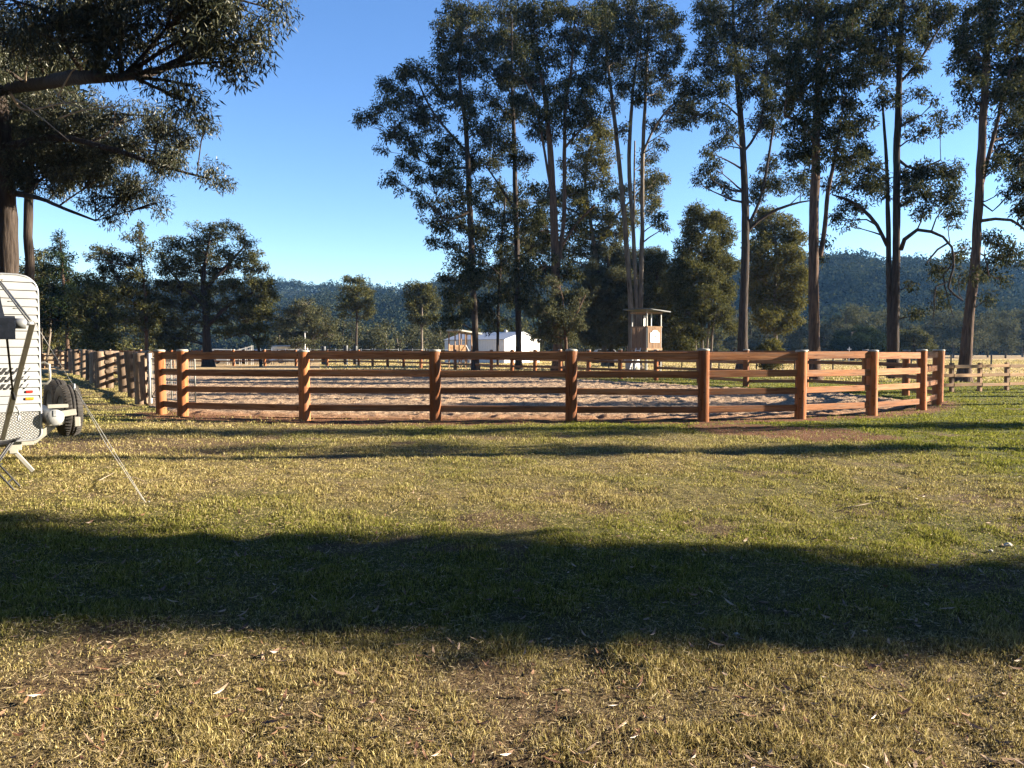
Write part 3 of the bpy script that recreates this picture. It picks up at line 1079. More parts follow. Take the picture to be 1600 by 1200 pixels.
# middle stand
make_tree('gum_tree', 'tall dark gum with wide left-reaching boughs, leftmost of the middle stand', 58,
          [[(743, 578, 14), (742, 520, 13), (738, 400, 12), (733, 300, 11), (728, 200, 9), (718, 120, 6), (722, 50, 4)],
           [(730, 238, 6), (700, 205, 5), (672, 168, 4), (650, 120, 3)], [(728, 262, 5), (690, 262, 3), (655, 250, 2)],
           [(737, 330, 5), (700, 345, 3, -1)]],
          [(710, 20, 26, 14), (742, 22, 26, 16), (685, 50, 16, 10), (712, 55, 28, 18), (745, 62, 34, 22), (692, 92, 22, 14), (730, 100, 34, 20),
           (642, 104, 20, 12), (666, 112, 10, 12), (628, 122, 10, 10), (690, 130, 26, 16), (597, 138, 16, 10), (622, 148, 16, 10), (575, 178, 14, 9),
           (562, 190, 7, 5), (600, 172, 20, 10), (640, 160, 24, 16), (665, 185, 30, 18), (625, 200, 16, 9), (605, 212, 12, 8), (640, 220, 24, 12),
           (600, 236, 8, 4), (665, 240, 28, 14), (700, 235, 24, 16), (712, 150, 24, 16), (640, 262, 20, 10), (612, 280, 14, 8), (630, 296, 8, 4),
           (672, 278, 26, 14), (705, 282, 22, 16), (660, 310, 18, 10), (700, 320, 28, 14), (735, 300, 20, 16), (682, 345, 20, 12), (715, 352, 22, 14),
           (674, 374, 12, 7), (700, 380, 20, 10), (745, 360, 18, 16), (720, 410, 26, 14), (705, 438, 22, 12), (745, 430, 18, 16), (712, 468, 26, 16),
           (740, 480, 20, 16), (700, 500, 22, 12), (735, 250, 16, 20), (735, 180, 20, 20), (755, 210, 18, 16)],
          'leaf_dark', 'bark', .72, 1.9, 1.0, .30, .10, .75, 2.2, 111, TALL)
make_tree('gum_tree', 'slender gum with a pale mid-trunk between two darker trunks of the middle stand', 62,
          [[(811, 575, 13), (811, 500, 12), (809, 400, 11), (806, 300, 10), (803, 200, 8), (800, 100, 5), (800, 30, 3)],
           [(778, 572, 6, 1), (779, 480, 6, 1), (784, 380, 5, 1), (790, 300, 3, 1)], [(806, 330, 5), (780, 290, 4), (760, 260, 3)]],
          [(790, 30, 28, 24), (770, 60, 24, 18), (800, 75, 28, 20), (770, 110, 24, 18), (805, 125, 28, 20), (775, 155, 24, 16), (800, 180, 26, 18),
           (765, 195, 20, 14), (790, 225, 26, 14), (770, 250, 20, 14), (815, 255, 22, 14), (785, 292, 26, 14, .7), (830, 300, 18, 14, .7),
           (765, 330, 22, 18), (800, 345, 24, 16), (775, 372, 26, 16), (820, 375, 20, 18), (790, 408, 28, 18), (765, 430, 22, 18), (815, 425, 22, 18),
           (790, 455, 26, 16), (760, 478, 22, 16), (820, 470, 18, 16), (770, 505, 24, 10, .7), (835, 335, 22, 16, .8), (842, 375, 20, 16, .8), (760, 295, 18, 12, .8), (835, 440, 20, 16, .8), (742, 395, 18, 16, .8)],
          'leaf_dark', 'bark', .72, 1.7, 1.0, .30, .10, .75, 2.5, 112, TALL)
make_tree('gum_tree', 'twin-stemmed tall gum whose trunk catches the sun at the heart of the middle stand', 56,
          [[(871, 584, 21), (870, 520, 19), (868, 420, 18), (864, 320, 15), (858, 220, 12), (848, 130, 9), (835, 80, 5), (825, 20, 3)],
           [(872, 420, 9), (880, 340, 9), (881, 240, 8), (884, 160, 7), (893, 100, 5), (898, 30, 3)],
           [(862, 300, 6), (830, 140, 4), (800, 110, 3)], [(882, 232, 5), (905, 205, 4), (935, 185, 3)], [(872, 395, 6), (900, 350, 5, 1), (930, 320, 4, 1)]],
          [(830, 20, 28, 18), (868, 18, 28, 18), (905, 22, 28, 20), (935, 40, 22, 24), (840, 55, 26, 18), (880, 55, 24, 18), (915, 70, 26, 20), (820, 90, 26, 18),
           (855, 95, 26, 18), (930, 100, 22, 20), (900, 115, 20, 16), (830, 130, 26, 18), (866, 140, 24, 16), (925, 140, 26, 16), (818, 165, 22, 14),
           (850, 180, 26, 16), (890, 165, 22, 16), (925, 175, 20, 12), (845, 205, 24, 12), (885, 195, 26, 14), (915, 160, 20, 14),
           (850, 300, 16, 12, .6), (905, 300, 22, 14, .6), (850, 360, 18, 16, .8), (900, 360, 24, 14, .7), (845, 415, 20, 18), (895, 420, 22, 16, .9)],
          'leaf_dark', 'bark_tan', .72, 1.8, 1.0, .30, .10, .75, 2.4, 113, TALL)
make_tree('gum_tree', 'gum with three pale stems from one base behind the sign tower', 60,
          [[(992, 578, 26), (990, 545, 22), (986, 470, 11), (980, 380, 10), (970, 280, 9), (962, 200, 8), (953, 120, 6), (945, 40, 4), (940, 0, 3)],
           [(992, 560, 10), (994, 470, 8), (990, 360, 8), (984, 260, 8), (987, 180, 7), (995, 100, 5), (1008, 10, 3)],
           [(996, 560, 12), (1001, 470, 10), (1003, 380, 9), (1003, 280, 8), (1007, 180, 7), (1011, 90, 5), (1015, 0, 3)],
           [(1004, 240, 5), (1025, 195, 5), (1050, 165, 4), (1075, 145, 2)], [(991, 400, 4, 1), (991, 300, 4, 1), (992, 220, 3, 1)]],
          [(945, 20, 22, 18), (980, 15, 24, 18), (1015, 15, 24, 16), (1045, 25, 20, 14), (950, 60, 20, 22), (985, 55, 20, 20), (1020, 50, 24, 18), (1055, 45, 18, 16),
           (965, 95, 20, 18), (1000, 90, 18, 20), (1040, 85, 22, 16), (1062, 70, 12, 10), (975, 130, 18, 14), (1010, 120, 16, 16), (1045, 120, 20, 12),
           (1030, 145, 20, 10), (1065, 142, 20, 10), (1080, 130, 12, 8), (1060, 165, 24, 8), (1085, 172, 18, 8), (1060, 187, 16, 6), (1000, 150, 16, 14),
           (1020, 200, 12, 14, .5), (1030, 225, 14, 10, .6), (1015, 250, 12, 18, .6), (1020, 290, 14, 14, .6), (1040, 205, 8, 8, .6),
           (1030, 345, 16, 10, .8), (1045, 358, 9, 6, .8), (1018, 330, 12, 12, .8), (975, 200, 14, 12, .5), (960, 160, 14, 14, .7)],
          'leaf_dark', 'bark_pale', .65, 1.9, 1.0, .29, .095, .8, 2.0, 114, TALL)
make_tree('gum_tree', 'sunlit yellow-green gum glowing behind the darker middle stand', 74,
          [[(945, 572, 11), (940, 460, 9), (925, 360, 7), (915, 280, 5), (930, 200, 3)], [(930, 390, 5), (960, 340, 4), (1000, 300, 3)]],
          [(930, 192, 22, 12), (945, 210, 20, 12), (915, 225, 24, 14), (945, 245, 26, 14), (900, 260, 22, 16), (935, 280, 26, 14), (1010, 285, 18, 16),
           (1030, 280, 12, 10), (1015, 310, 16, 12), (960, 305, 26, 14), (915, 320, 26, 16), (950, 340, 28, 16), (895, 345, 20, 14), (930, 372, 28, 14),
           (965, 365, 22, 14), (985, 340, 18, 14), (900, 390, 22, 14), (835, 350, 26, 18), (860, 320, 24, 14), (820, 390, 26, 18), (865, 385, 24, 16), (890, 300, 22, 14), (800, 320, 22, 14)],
          'leaf_yellow', 'bark_pale', .8, 1.7, 1.1, .32, .12, .5, 2, 115)
make_tree('bushy_tree', 'low olive bush with sunlit grey leaves around the foot of the twin-stemmed gum', 53,
          [[(886, 588, 7), (884, 530, 6), (880, 480, 4)], [(884, 525, 4), (905, 480, 4, -.5), (915, 460, 2, -.5)]],
          [(850, 478, 22, 14), (880, 462, 24, 12), (905, 470, 18, 12), (860, 500, 26, 14), (890, 498, 24, 16), (845, 520, 18, 12, .8), (880, 525, 22, 12, .8),
           (835, 490, 14, 10, .7), (905, 505, 14, 12, .7), (870, 440, 18, 10, .8)],
          'leaf_pale', 'bark_tan', .5, 1.8, 1.0, .22, .09, .6, 1.0, 116)
make_tree('she_oak', 'dense brown-green she-oak standing left of the sign tower', 73,
          [[(955, 575, 9), (953, 480, 7), (950, 400, 4)]],
          [(945, 395, 26, 16), (975, 405, 24, 16), (935, 425, 28, 16), (965, 435, 28, 18), (925, 455, 28, 18), (960, 465, 32, 18), (985, 450, 18, 18),
           (920, 490, 28, 18), (955, 498, 32, 18), (985, 490, 20, 18), (915, 520, 26, 16), (950, 527, 32, 14), (980, 522, 20, 14)],
          'leaf_pale', 'bark', .75, 2.6, 1.2, .30, .07, .2, 2.0, 117)
make_tree('she_oak', 'dark bushy she-oak filling the gap behind the sign tower roof', 75,
          [[(1030, 574, 9), (1028, 480, 7), (1025, 400, 4)]],
          [(1015, 398, 20, 10), (1035, 410, 16, 14), (1010, 425, 22, 16), (1030, 440, 22, 18), (1012, 465, 22, 18), (1035, 475, 20, 18), (1015, 505, 24, 18),
           (1038, 512, 20, 18), (1025, 535, 26, 10)],
          'leaf_olive', 'bark', .75, 2.6, 1.2, .30, .08, .2, 1.6, 118)
make_tree('she_oak', 'dark many-stemmed tree with white lower stems between the sign tower and a tall trunk', 62,
          [[(1097, 577, 5), (1098, 540, 4), (1095, 470, 4), (1093, 400, 3)], [(1104, 577, 5, .3), (1107, 520, 4, .3), (1116, 440, 3, .3)],
           [(1110, 577, 5, .6), (1113, 520, 4, .6), (1122, 430, 3, .6)], [(1090, 575, 4, -.4), (1086, 510, 3, -.4), (1082, 430, 2, -.4)]],
          [(1085, 332, 18, 12), (1105, 345, 22, 14), (1078, 352, 14, 10), (1125, 348, 18, 12), (1095, 372, 22, 14), (1130, 372, 18, 14), (1075, 385, 16, 14),
           (1110, 398, 26, 16), (1075, 412, 24, 16), (1060, 430, 18, 14), (1130, 418, 22, 18), (1095, 432, 28, 16), (1065, 458, 24, 16), (1105, 465, 26, 16),
           (1135, 455, 18, 18), (1075, 490, 26, 16), (1120, 492, 24, 14), (1060, 515, 20, 16), (1085, 518, 22, 10), (1140, 500, 14, 14), (1062, 538, 20, 10)],
          'leaf_olive', 'bark_pale', .75, 2.4, 1.2, .30, .09, .3, 2.2, 119)
make_tree('bushy_tree', 'rounded yellow-green tree with short white trunk between two tall bare trunks', 74,
          [[(1212, 572, 8), (1212, 540, 6), (1210, 470, 5), (1213, 400, 4), (1210, 360, 2)]],
          [(1200, 335, 20, 10), (1218, 350, 22, 12), (1188, 358, 18, 12), (1240, 372, 18, 14), (1205, 378, 26, 14), (1182, 395, 18, 14), (1232, 400, 24, 14),
           (1205, 415, 26, 16), (1180, 430, 18, 16), (1240, 430, 22, 16), (1210, 450, 28, 16), (1250, 455, 14, 14), (1185, 465, 20, 16), (1230, 475, 26, 16),
           (1200, 492, 26, 14), (1235, 500, 20, 10), (1212, 510, 22, 8)],
          'leaf_yellow', 'bark_pale', .8, 2.5, 1.2, .32, .12, .4, 2.0, 120)
make_tree('bush', 'small round green bush behind the arena rails under the yellow-green tree', 58,
          [[(1206, 580, 4), (1206, 555, 3)]], [(1190, 550, 12, 8), (1206, 540, 12, 9), (1220, 552, 10, 8), (1206, 560, 18, 10), (1204, 572, 18, 8)],
          'leaf_yellow', 'bark', .4, 2.4, 1.2, .18, .09, .2, .4, 121, cat='bush')
# right stand
make_tree('gum_tree', 'tall straight gum with a forked low limb, left end of the right-hand row', 57,
          [[(1160, 580, 22), (1161, 500, 18), (1163, 400, 16), (1162, 300, 14), (1157, 200, 12), (1150, 110, 9), (1146, 40, 6), (1145, -40, 4)],
           [(1164, 366, 7), (1185, 345, 6), (1215, 327, 6), (1250, 316, 4), (1275, 312, 2)], [(1165, 360, 7), (1180, 330, 6), (1192, 295, 6), (1200, 250, 5), (1210, 190, 4)],
           [(1160, 240, 5), (1185, 205, 5), (1195, 150, 4), (1200, 80, 3)], [(1158, 185, 4), (1125, 160, 3, -1), (1095, 180, 2, -1)]],
          [(1100, 20, 16, 22), (1125, 15, 24, 18), (1160, 10, 26, 18), (1195, 20, 26, 20), (1108, 60, 24, 20), (1145, 55, 26, 20), (1180, 60, 26, 20), (1215, 65, 20, 22),
           (1100, 100, 22, 16), (1135, 100, 26, 18), (1172, 105, 26, 18), (1210, 115, 22, 20), (1090, 140, 22, 12), (1125, 140, 24, 14), (1175, 145, 26, 14),
           (1070, 165, 16, 8), (1085, 182, 24, 8), (1072, 192, 12, 5), (1120, 175, 20, 12), (1210, 165, 24, 18), (1195, 195, 24, 14),
           (1135, 205, 18, 12, .8), (1120, 225, 16, 14, .7), (1098, 270, 14, 8, .7), (1090, 285, 8, 6, .7), (1112, 262, 14, 10, .8), (1125, 285, 18, 10, .8),
           (1140, 300, 14, 8, .6), (1200, 262, 20, 12, .7), (1190, 285, 22, 12, .9), (1215, 285, 20, 12, .9), (1245, 282, 18, 10, .9), (1255, 300, 12, 6, .8),
           (1180, 310, 12, 10, .7), (1105, 240, 5, 4, .7)],
          'leaf_dark', 'bark', .7, 2.0, 1.0, .28, .095, .75, 2.2, 131, TALL)
make_tree('gum_tree', 'straight sun-browned trunk with one slim upright fork, third from the right edge', 41,
          [[(1272, 595, 25), (1272, 520, 21), (1272, 420, 20), (1273, 300, 18), (1275, 200, 16), (1280, 100, 14), (1283, 0, 12), (1286, -80, 9)],
           [(1281, 400, 10), (1288, 350, 9), (1293, 300, 8), (1304, 250, 7), (1312, 200, 4)], [(1273, 208, 8), (1250, 190, 7), (1225, 180, 5)], [(1285, 120, 8), (1305, 70, 6), (1340, 30, 4)]],
          [(1235, 20, 22, 22), (1265, 15, 26, 22), (1310, 15, 28, 20), (1345, 15, 24, 20), (1240, 65, 26, 22), (1290, 60, 28, 22), (1330, 60, 28, 22), (1235, 110, 22, 22),
           (1270, 110, 28, 20), (1310, 110, 28, 22), (1345, 105, 22, 22), (1240, 155, 24, 20), (1280, 160, 28, 18), (1320, 155, 26, 20), (1250, 195, 28, 16),
           (1295, 200, 26, 16), (1335, 195, 22, 16), (1265, 230, 28, 16), (1305, 235, 24, 12), (1240, 240, 18, 12), (1270, 255, 18, 8, .8),
           (1283, 400, 6, 10, .4), (1290, 380, 5, 6, .3), (1330, 245, 16, 10, .7)],
          'leaf_dark', 'bark_tan', .6, 2.2, 1.0, .24, .085, .75, 1.8, 132, TALL)
make_tree('gum_tree', 'gum with paired dark trunks and an arching drooping limb', 43,
          [[(1397, 592, 20), (1398, 500, 18), (1402, 380, 15), (1402, 280, 14), (1403, 200, 13), (1405, 100, 11), (1409, 0, 9), (1411, -70, 7)],
           [(1390, 592, 13, .1), (1389, 500, 11, .1), (1388, 385, 10, .1), (1387, 300, 8, .1), (1383, 220, 6, .1), (1378, 150, 4, .1)],
           [(1386, 384, 8), (1370, 352, 7), (1345, 325, 7), (1318, 310, 5), (1300, 304, 3)],
           [(1408, 390, 9, -.2), (1414, 374, 8, -.6), (1434, 359, 7, -1), (1456, 362, 6, -1.3), (1474, 370, 5, -1.5), (1488, 386, 4.5, -1.6), (1490, 420, 4, -1.6), (1482, 450, 4, -1.6), (1505, 470, 3, -1.6)],
           [(1484, 378, 4, -1.5), (1465, 390, 4, -1.7), (1448, 410, 3, -1.8)], [(1482, 440, 3, -1.6), (1462, 448, 3, -1.7), (1460, 480, 2, -1.8), (1458, 498, 1.5, -1.8)],
           [(1490, 410, 3, -1.6), (1474, 430, 3, -1.6), (1485, 480, 2, -1.6), (1490, 495, 1.5, -1.6)], [(1404, 250, 6), (1430, 265, 5), (1470, 250, 3)], [(1406, 130, 6), (1440, 90, 5), (1470, 40, 3)]],
          [(1380, 15, 24, 22), (1415, 12, 26, 20), (1455, 15, 26, 18), (1478, 25, 16, 12), (1370, 55, 24, 22), (1410, 55, 24, 20), (1450, 50, 24, 16),
           (1378, 100, 22, 20), (1420, 95, 22, 18), (1385, 150, 18, 16, .8), (1430, 150, 16, 12, .5), (1455, 165, 14, 8, .5), (1470, 190, 20, 12, .7), (1448, 205, 18, 12, .8), (1420, 195, 14, 14, .6),
           (1340, 240, 20, 14), (1325, 265, 20, 14), (1360, 265, 20, 14), (1308, 288, 16, 10), (1345, 290, 24, 12), (1375, 300, 18, 12), (1320, 320, 18, 10),
           (1345, 325, 12, 8, .6), (1310, 345, 12, 12, .6), (1330, 355, 12, 8, .5), (1420, 270, 20, 12), (1450, 265, 24, 12), (1480, 270, 20, 14), (1430, 295, 22, 12),
           (1465, 300, 24, 12), (1410, 310, 14, 10), (1490, 310, 14, 12), (1445, 325, 18, 10, .8), (1480, 340, 18, 12, .8),
           (1490, 400, 14, 14, .6), (1475, 420, 16, 14, .5), (1500, 430, 10, 14, .6), (1425, 440, 8, 8, .7), (1455, 470, 14, 10, .4), (1445, 490, 14, 7, .5), (1510, 390, 10, 12, .6),
           (1480, 460, 12, 12, .35)],
          'leaf_dark', 'bark', .58, 2.1, 1.0, .24, .085, .75, 1.6, 133, TALL)
make_tree('gum_tree', 'leaning gum with rough brown trunk, rightmost of the row by the pale rail fence', 38.5,
          [[(1504, 598, 25), (1510, 540, 22), (1517, 470, 20), (1524, 400, 18), (1530, 300, 17), (1536, 200, 15), (1542, 100, 13), (1546, 0, 11), (1550, -70, 8)],
           [(1531, 300, 9), (1542, 255, 8), (1555, 200, 7), (1572, 130, 5), (1590, 80, 3)], [(1533, 345, 7), (1555, 342, 6), (1580, 344, 6), (1605, 362, 4)],
           [(1534, 318, 4), (1550, 330, 3), (1572, 308, 3), (1590, 295, 2)], [(1530, 395, 3), (1538, 400, 3), (1545, 430, 2)]],
          [(1500, 60, 14, 22, .7), (1520, 20, 22, 20), (1555, 15, 26, 20), (1590, 20, 24, 24), (1515, 60, 20, 20), (1550, 60, 26, 20), (1590, 65, 24, 22),
           (1505, 95, 18, 16), (1535, 105, 26, 18), (1575, 110, 28, 20), (1510, 135, 20, 14), (1550, 150, 24, 16), (1590, 150, 24, 20), (1520, 170, 18, 10, .7),
           (1580, 190, 26, 16), (1605, 210, 20, 18), (1570, 225, 20, 14), (1595, 250, 22, 16), (1560, 260, 16, 12), (1585, 285, 22, 12), (1565, 300, 12, 10, .7),
           (1595, 330, 18, 14, .8), (1560, 380, 20, 12, .8), (1585, 395, 20, 14, .8), (1545, 375, 12, 10, .8), (1565, 405, 14, 10, .6), (1545, 430, 12, 8, .7), (1530, 420, 8, 12, .6),
           (1560, 435, 12, 6, .6), (1540, 470, 8, 5, .6), (1620, 300, 30, 40), (1630, 100, 30, 60)],
          'leaf_dark', 'bark_tan', .55, 2.1, 1.0, .23, .08, .75, 1.6, 134, TALL)

# left group
make_tree('pine_tree', 'pointed layered pine rising left among the trees behind the caravan', 62,
          [[(106, 576, 8), (105, 520, 6), (100, 450, 5), (94, 380, 2)]],
          [(92, 372, 6, 9), (92, 388, 12, 8), (96, 404, 18, 9), (90, 420, 24, 10), (102, 435, 28, 10), (88, 450, 28, 11), (108, 462, 28, 12), (85, 478, 26, 12), (105, 485, 28, 12), (80, 500, 22, 14), (120, 505, 20, 14)],
          'leaf_pine', 'bark_tan', .55, 1.87, .95, .30, .09, .1, 1.6, 141)
make_tree('bushy_tree', 'rounded leafy green tree low beside the pointed pine', 58,
          [[(150, 576, 6), (150, 520, 5), (148, 460, 3)]],
          [(140, 442, 22, 10), (160, 455, 20, 12), (135, 462, 22, 12), (152, 478, 28, 14), (172, 490, 16, 16), (132, 492, 22, 16), (155, 505, 28, 14), (135, 522, 24, 12), (165, 525, 22, 12), (150, 542, 30, 10)],
          'leaf_olive', 'bark', .55, 1.94, .95, .30, .11, .3, 1.6, 142)
make_tree('bushy_tree', 'dark tree just left of the pointed pine, close behind the caravan roof', 66,
          [[(62, 574, 7), (64, 500, 5), (66, 440, 3)], [(72, 574, 4), (78, 520, 4), (76, 470, 3)]],
          [(62, 400, 16, 10), (50, 420, 18, 12), (72, 425, 16, 12), (60, 445, 24, 12), (50, 470, 20, 14), (72, 475, 14, 14), (62, 500, 24, 14), (75, 525, 18, 14), (55, 530, 20, 14), (30, 440, 30, 30), (20, 500, 30, 30)],
          'leaf_olive', 'bark_pale', .55, 1.79, .95, .30, .11, .3, 1.8, 143)
make_tree('gum_tree', 'loose grey-topped gum with tan trunk between the pine and the spreading tree', 70,
          [[(229, 574, 8), (229, 520, 7), (226, 460, 5), (220, 400, 3), (218, 365, 2)], [(228, 440, 4), (195, 410, 3), (165, 395, 2)]],
          [(220, 358, 12, 7, .8), (212, 372, 16, 8, .8), (226, 385, 14, 8), (155, 390, 16, 8), (172, 400, 20, 9), (145, 405, 12, 7), (190, 412, 20, 10), (162, 420, 20, 9), (212, 405, 18, 10),
           (185, 432, 26, 10), (215, 430, 20, 12), (200, 452, 26, 12), (180, 468, 22, 12), (212, 476, 24, 12), (232, 455, 16, 14), (195, 495, 24, 12), (222, 503, 20, 12), (240, 490, 14, 14)],
          'leaf_olive', 'bark_tan', .55, 1.51, .95, .30, .11, .4, 2.0, 144)
make_tree('spreading_tree', 'broad spreading tree with low wide crown and short thick trunk', 72,
          [[(326, 576, 17), (324, 540, 15), (322, 490, 12), (318, 440, 9), (322, 400, 5), (330, 360, 3)], [(324, 510, 7), (360, 475, 6), (400, 455, 3)], [(322, 480, 7), (285, 445, 5), (262, 420, 3)],
           [(322, 450, 6), (350, 420, 5), (382, 385, 3)], [(408, 574, 6, 1), (402, 535, 5, 1), (385, 520, 4, 1), (350, 530, 2, 1)]],
          [(350, 350, 14, 6, .7), (330, 358, 24, 8, .8), (372, 358, 16, 8, .7), (300, 352, 12, 6, .6), (345, 372, 28, 10, .8), (385, 378, 16, 10, .8), (300, 378, 24, 10), (270, 382, 22, 9), (395, 400, 14, 10, .8),
           (250, 398, 16, 8), (320, 395, 30, 12), (360, 398, 26, 12), (285, 405, 28, 12), (408, 420, 12, 10), (380, 418, 22, 12), (262, 420, 22, 12), (340, 420, 30, 13), (305, 425, 30, 13), (255, 442, 18, 12),
           (395, 440, 24, 13), (420, 445, 12, 10), (360, 445, 28, 13), (320, 450, 28, 13), (280, 448, 26, 13), (410, 465, 20, 12), (428, 462, 8, 8), (375, 470, 26, 13), (335, 478, 28, 12), (295, 475, 26, 13), (260, 470, 18, 13),
           (415, 488, 20, 12), (385, 495, 26, 12), (345, 500, 26, 10), (300, 502, 24, 11), (265, 500, 20, 13), (250, 525, 16, 12), (410, 512, 18, 10), (285, 525, 26, 10), (380, 515, 20, 8), (355, 518, 18, 8), (412, 532, 12, 7), (270, 540, 24, 8)],
          'leaf_olive', 'bark', .55, 1.58, .95, .30, .10, .3, 2.4, 145)
make_tree('gum_tree', 'pale yellowish gum with white forked trunk right of the spreading tree', 96,
          [[(478, 566, 4), (478, 540, 4), (477, 510, 3), (480, 485, 2)], [(478, 545, 3), (495, 520, 2), (510, 505, 1.5)]],
          [(480, 476, 20, 8), (465, 488, 22, 9), (495, 488, 20, 9), (450, 502, 20, 10), (480, 503, 24, 10), (508, 508, 18, 10), (455, 522, 20, 10), (490, 522, 22, 9), (518, 522, 12, 9), (470, 536, 20, 7)],
          'leaf_pale', 'bark_pale', .6, 1.8, 1.0, .34, .13, .4, 2.0, 146)
make_tree('gum_tree', 'slender dark-trunked gum with tufted crown standing alone before the hills', 108,
          [[(557, 564, 5), (557, 520, 4), (558, 480, 3.5), (558, 440, 2)]],
          [(550, 437, 14, 5), (565, 438, 12, 5), (542, 450, 10, 5), (560, 452, 20, 6), (575, 458, 10, 6), (548, 465, 16, 6), (568, 472, 16, 6), (538, 478, 12, 5), (555, 480, 16, 6), (574, 486, 10, 6), (545, 492, 10, 4, .7), (568, 496, 14, 5, .8)],
          'leaf_olive', 'bark', .8, 2.2, 1.1, .38, .14, .4, 1.2, 147)
make_tree('gum_tree', 'round-headed gum with thin white trunk in front of the blue hills', 106,
          [[(659, 564, 5), (659, 530, 4), (659, 495, 4), (660, 460, 2)]],
          [(655, 448, 18, 6), (670, 456, 14, 7), (645, 460, 14, 7), (660, 465, 22, 7), (680, 470, 8, 6), (648, 475, 16, 6), (668, 480, 18, 6), (638, 478, 8, 5), (648, 492, 14, 5), (672, 496, 16, 5), (660, 502, 16, 4)],
          'leaf_olive', 'bark_pale', .8, 2.4, 1.1, .38, .14, .4, 1.4, 148)

# tree rows that close the paddock, one tree each
row_rng = np.random.default_rng(77)
ROWS = [
    # px0, px1, top y0, y1, depth, count, leaf, label, group
    (425, 712, 498, 520, 130, 15, 'leaf_pale', 'grey-green gum in the low tree row under the left hills', 'trees of the left far row'),
    (1130, 1700, 478, 515, 150, 20, 'leaf_pale', 'pale hazy gum in the row along the far edge of the right paddock', 'trees of the right far row'),
    (690, 1130, 495, 520, 140, 16, 'leaf_olive', 'distant gum of the low row glimpsed behind the middle stand', 'trees of the middle far row'),
    (-140, 240, 470, 505, 105, 11, 'leaf_olive', 'distant olive tree of the row behind the left trees', 'trees of the left back row'),
]
for (p0, p1, t0, t1, dep, cnt, lf, lab, grp) in ROWS:
    for i in range(cnt):
        px = p0 + (p1 - p0) * (i + .5 + row_rng.uniform(-.3, .3)) / cnt
        top = row_rng.uniform(t0, t1)
        dY = dep + row_rng.uniform(-14, 18)
        bot = 546 + 1.62 * 1200 / dY
        hpx = bot - top
        bl = []
        wd = hpx * row_rng.uniform(.30, .45)
        for q in range(7):
            f_ = (q + .5) / 7
            bl.append((px + row_rng.uniform(-.6, .6) * wd * math.sin(math.pi * (.15 + .8 * f_)), top + hpx * (.06 + .78 * f_), wd * row_rng.uniform(.45, .75), hpx * .11))
        tw = row_rng.uniform(2.2, 4)
        make_tree('gum_tree', lab, dY, [[(px, bot, tw), (px + row_rng.uniform(-2, 2), bot - hpx * .4, tw * .8), (px + row_rng.uniform(-4, 4), top + hpx * .1, tw * .3)]], bl,
                  lf, 'bark_pale' if row_rng.random() < .6 else 'bark', .95, 2.0, 1.0, .5, .2, .4, 2.0, 300 + int(px) + cnt, grp, twigs=False)
make_tree('bushy_tree', 'broad dark green tree at the foot of the paired trunks across the paddock', 112,
          [[(1330, 563, 5), (1330, 520, 4)]], [(1345, 518, 18, 6), (1322, 524, 20, 7), (1368, 526, 14, 8), (1340, 535, 28, 9), (1312, 540, 14, 8), (1372, 545, 14, 9), (1345, 552, 34, 8)],
          'leaf_pine', 'bark', .8, 2.8, 1.1, .36, .14, .2, 2, 161)
make_tree('bushy_tree', 'low rounded olive tree right of the paired trunks across the paddock', 108,
          [[(1428, 564, 5), (1428, 525, 4)]], [(1425, 522, 18, 6), (1442, 530, 16, 8), (1415, 535, 16, 8), (1435, 545, 26, 9), (1410, 552, 16, 8), (1455, 552, 10, 7)],
          'leaf_olive', 'bark', .8, 2.8, 1.1, .36, .14, .2, 2, 162)


# ------------------------------------------------------------------ trees outside the frame to the right, whose shadows stripe the lawn
def world_tree(name, label, x, y, trunk_h, trunk_r, blobs, leaf, seed, rs=.6, k=2.3, L=.24, W=.10, group=None):
    """blobs: (dx, dy, z, rx, ry, rz)"""
    r = np.random.default_rng(seed)
    T = Tubes()
    S = np.stack([np.full(14, 0.) + np.cumsum(r.normal(0, .03, 14)), np.cumsum(r.normal(0, .02, 14)), np.linspace(-.05, trunk_h, 14)], 1)
    SR = np.linspace(trunk_r, trunk_r * .25, 14); SR[0] *= 1.5
    T.add(S, SR, 12)
    LC, LO = [], []
    for (dx, dy, z, a, b, c_) in blobs:
        c = np.array((dx, dy, z))
        j = int(np.argmin(np.linalg.norm(S - c, axis=1) + 1.5 * np.maximum(0, S[:, 2] - z + .3)))
        t = np.linspace(0, 1, 5)[:, None]
        T.add((1 - t) * S[j] + t * c + np.sin(t * np.pi) * np.array((0, 0, .2)), np.linspace(min(.08, SR[j] * .6), .015, 5), 6)
        ns = max(3, int(k * a * max(b, c_) * 1.6 / rs ** 2))
        dv = r.normal(0, 1, (ns, 3)); dv /= np.linalg.norm(dv, axis=1)[:, None]
        sub = c + dv * (r.random(ns) ** .4)[:, None] * np.array((a, b, c_))
        m = int(1.2 * math.pi * rs * rs / (L * W * .5))
        idx = np.repeat(np.arange(ns), m)
        dv = r.normal(0, 1, (len(idx), 3)); dv /= np.linalg.norm(dv, axis=1)[:, None]
        LC.append(sub[idx] + dv * (r.random(len(idx)) ** .5)[:, None] * rs * np.array((1, 1, .7))); LO.append(dv)
    root = thing(name, label, 'tree', (x, y, 0), 0, group)
    z3 = np.zeros(3)
    mesh_np('trunk', np.concatenate(T.V), np.concatenate(T.F), M['bark'], root, smooth=True)
    leaves_mesh('crown', np.concatenate(LC), np.concatenate(LO), L, W, .4, M[leaf], root, z3, r)
    return root


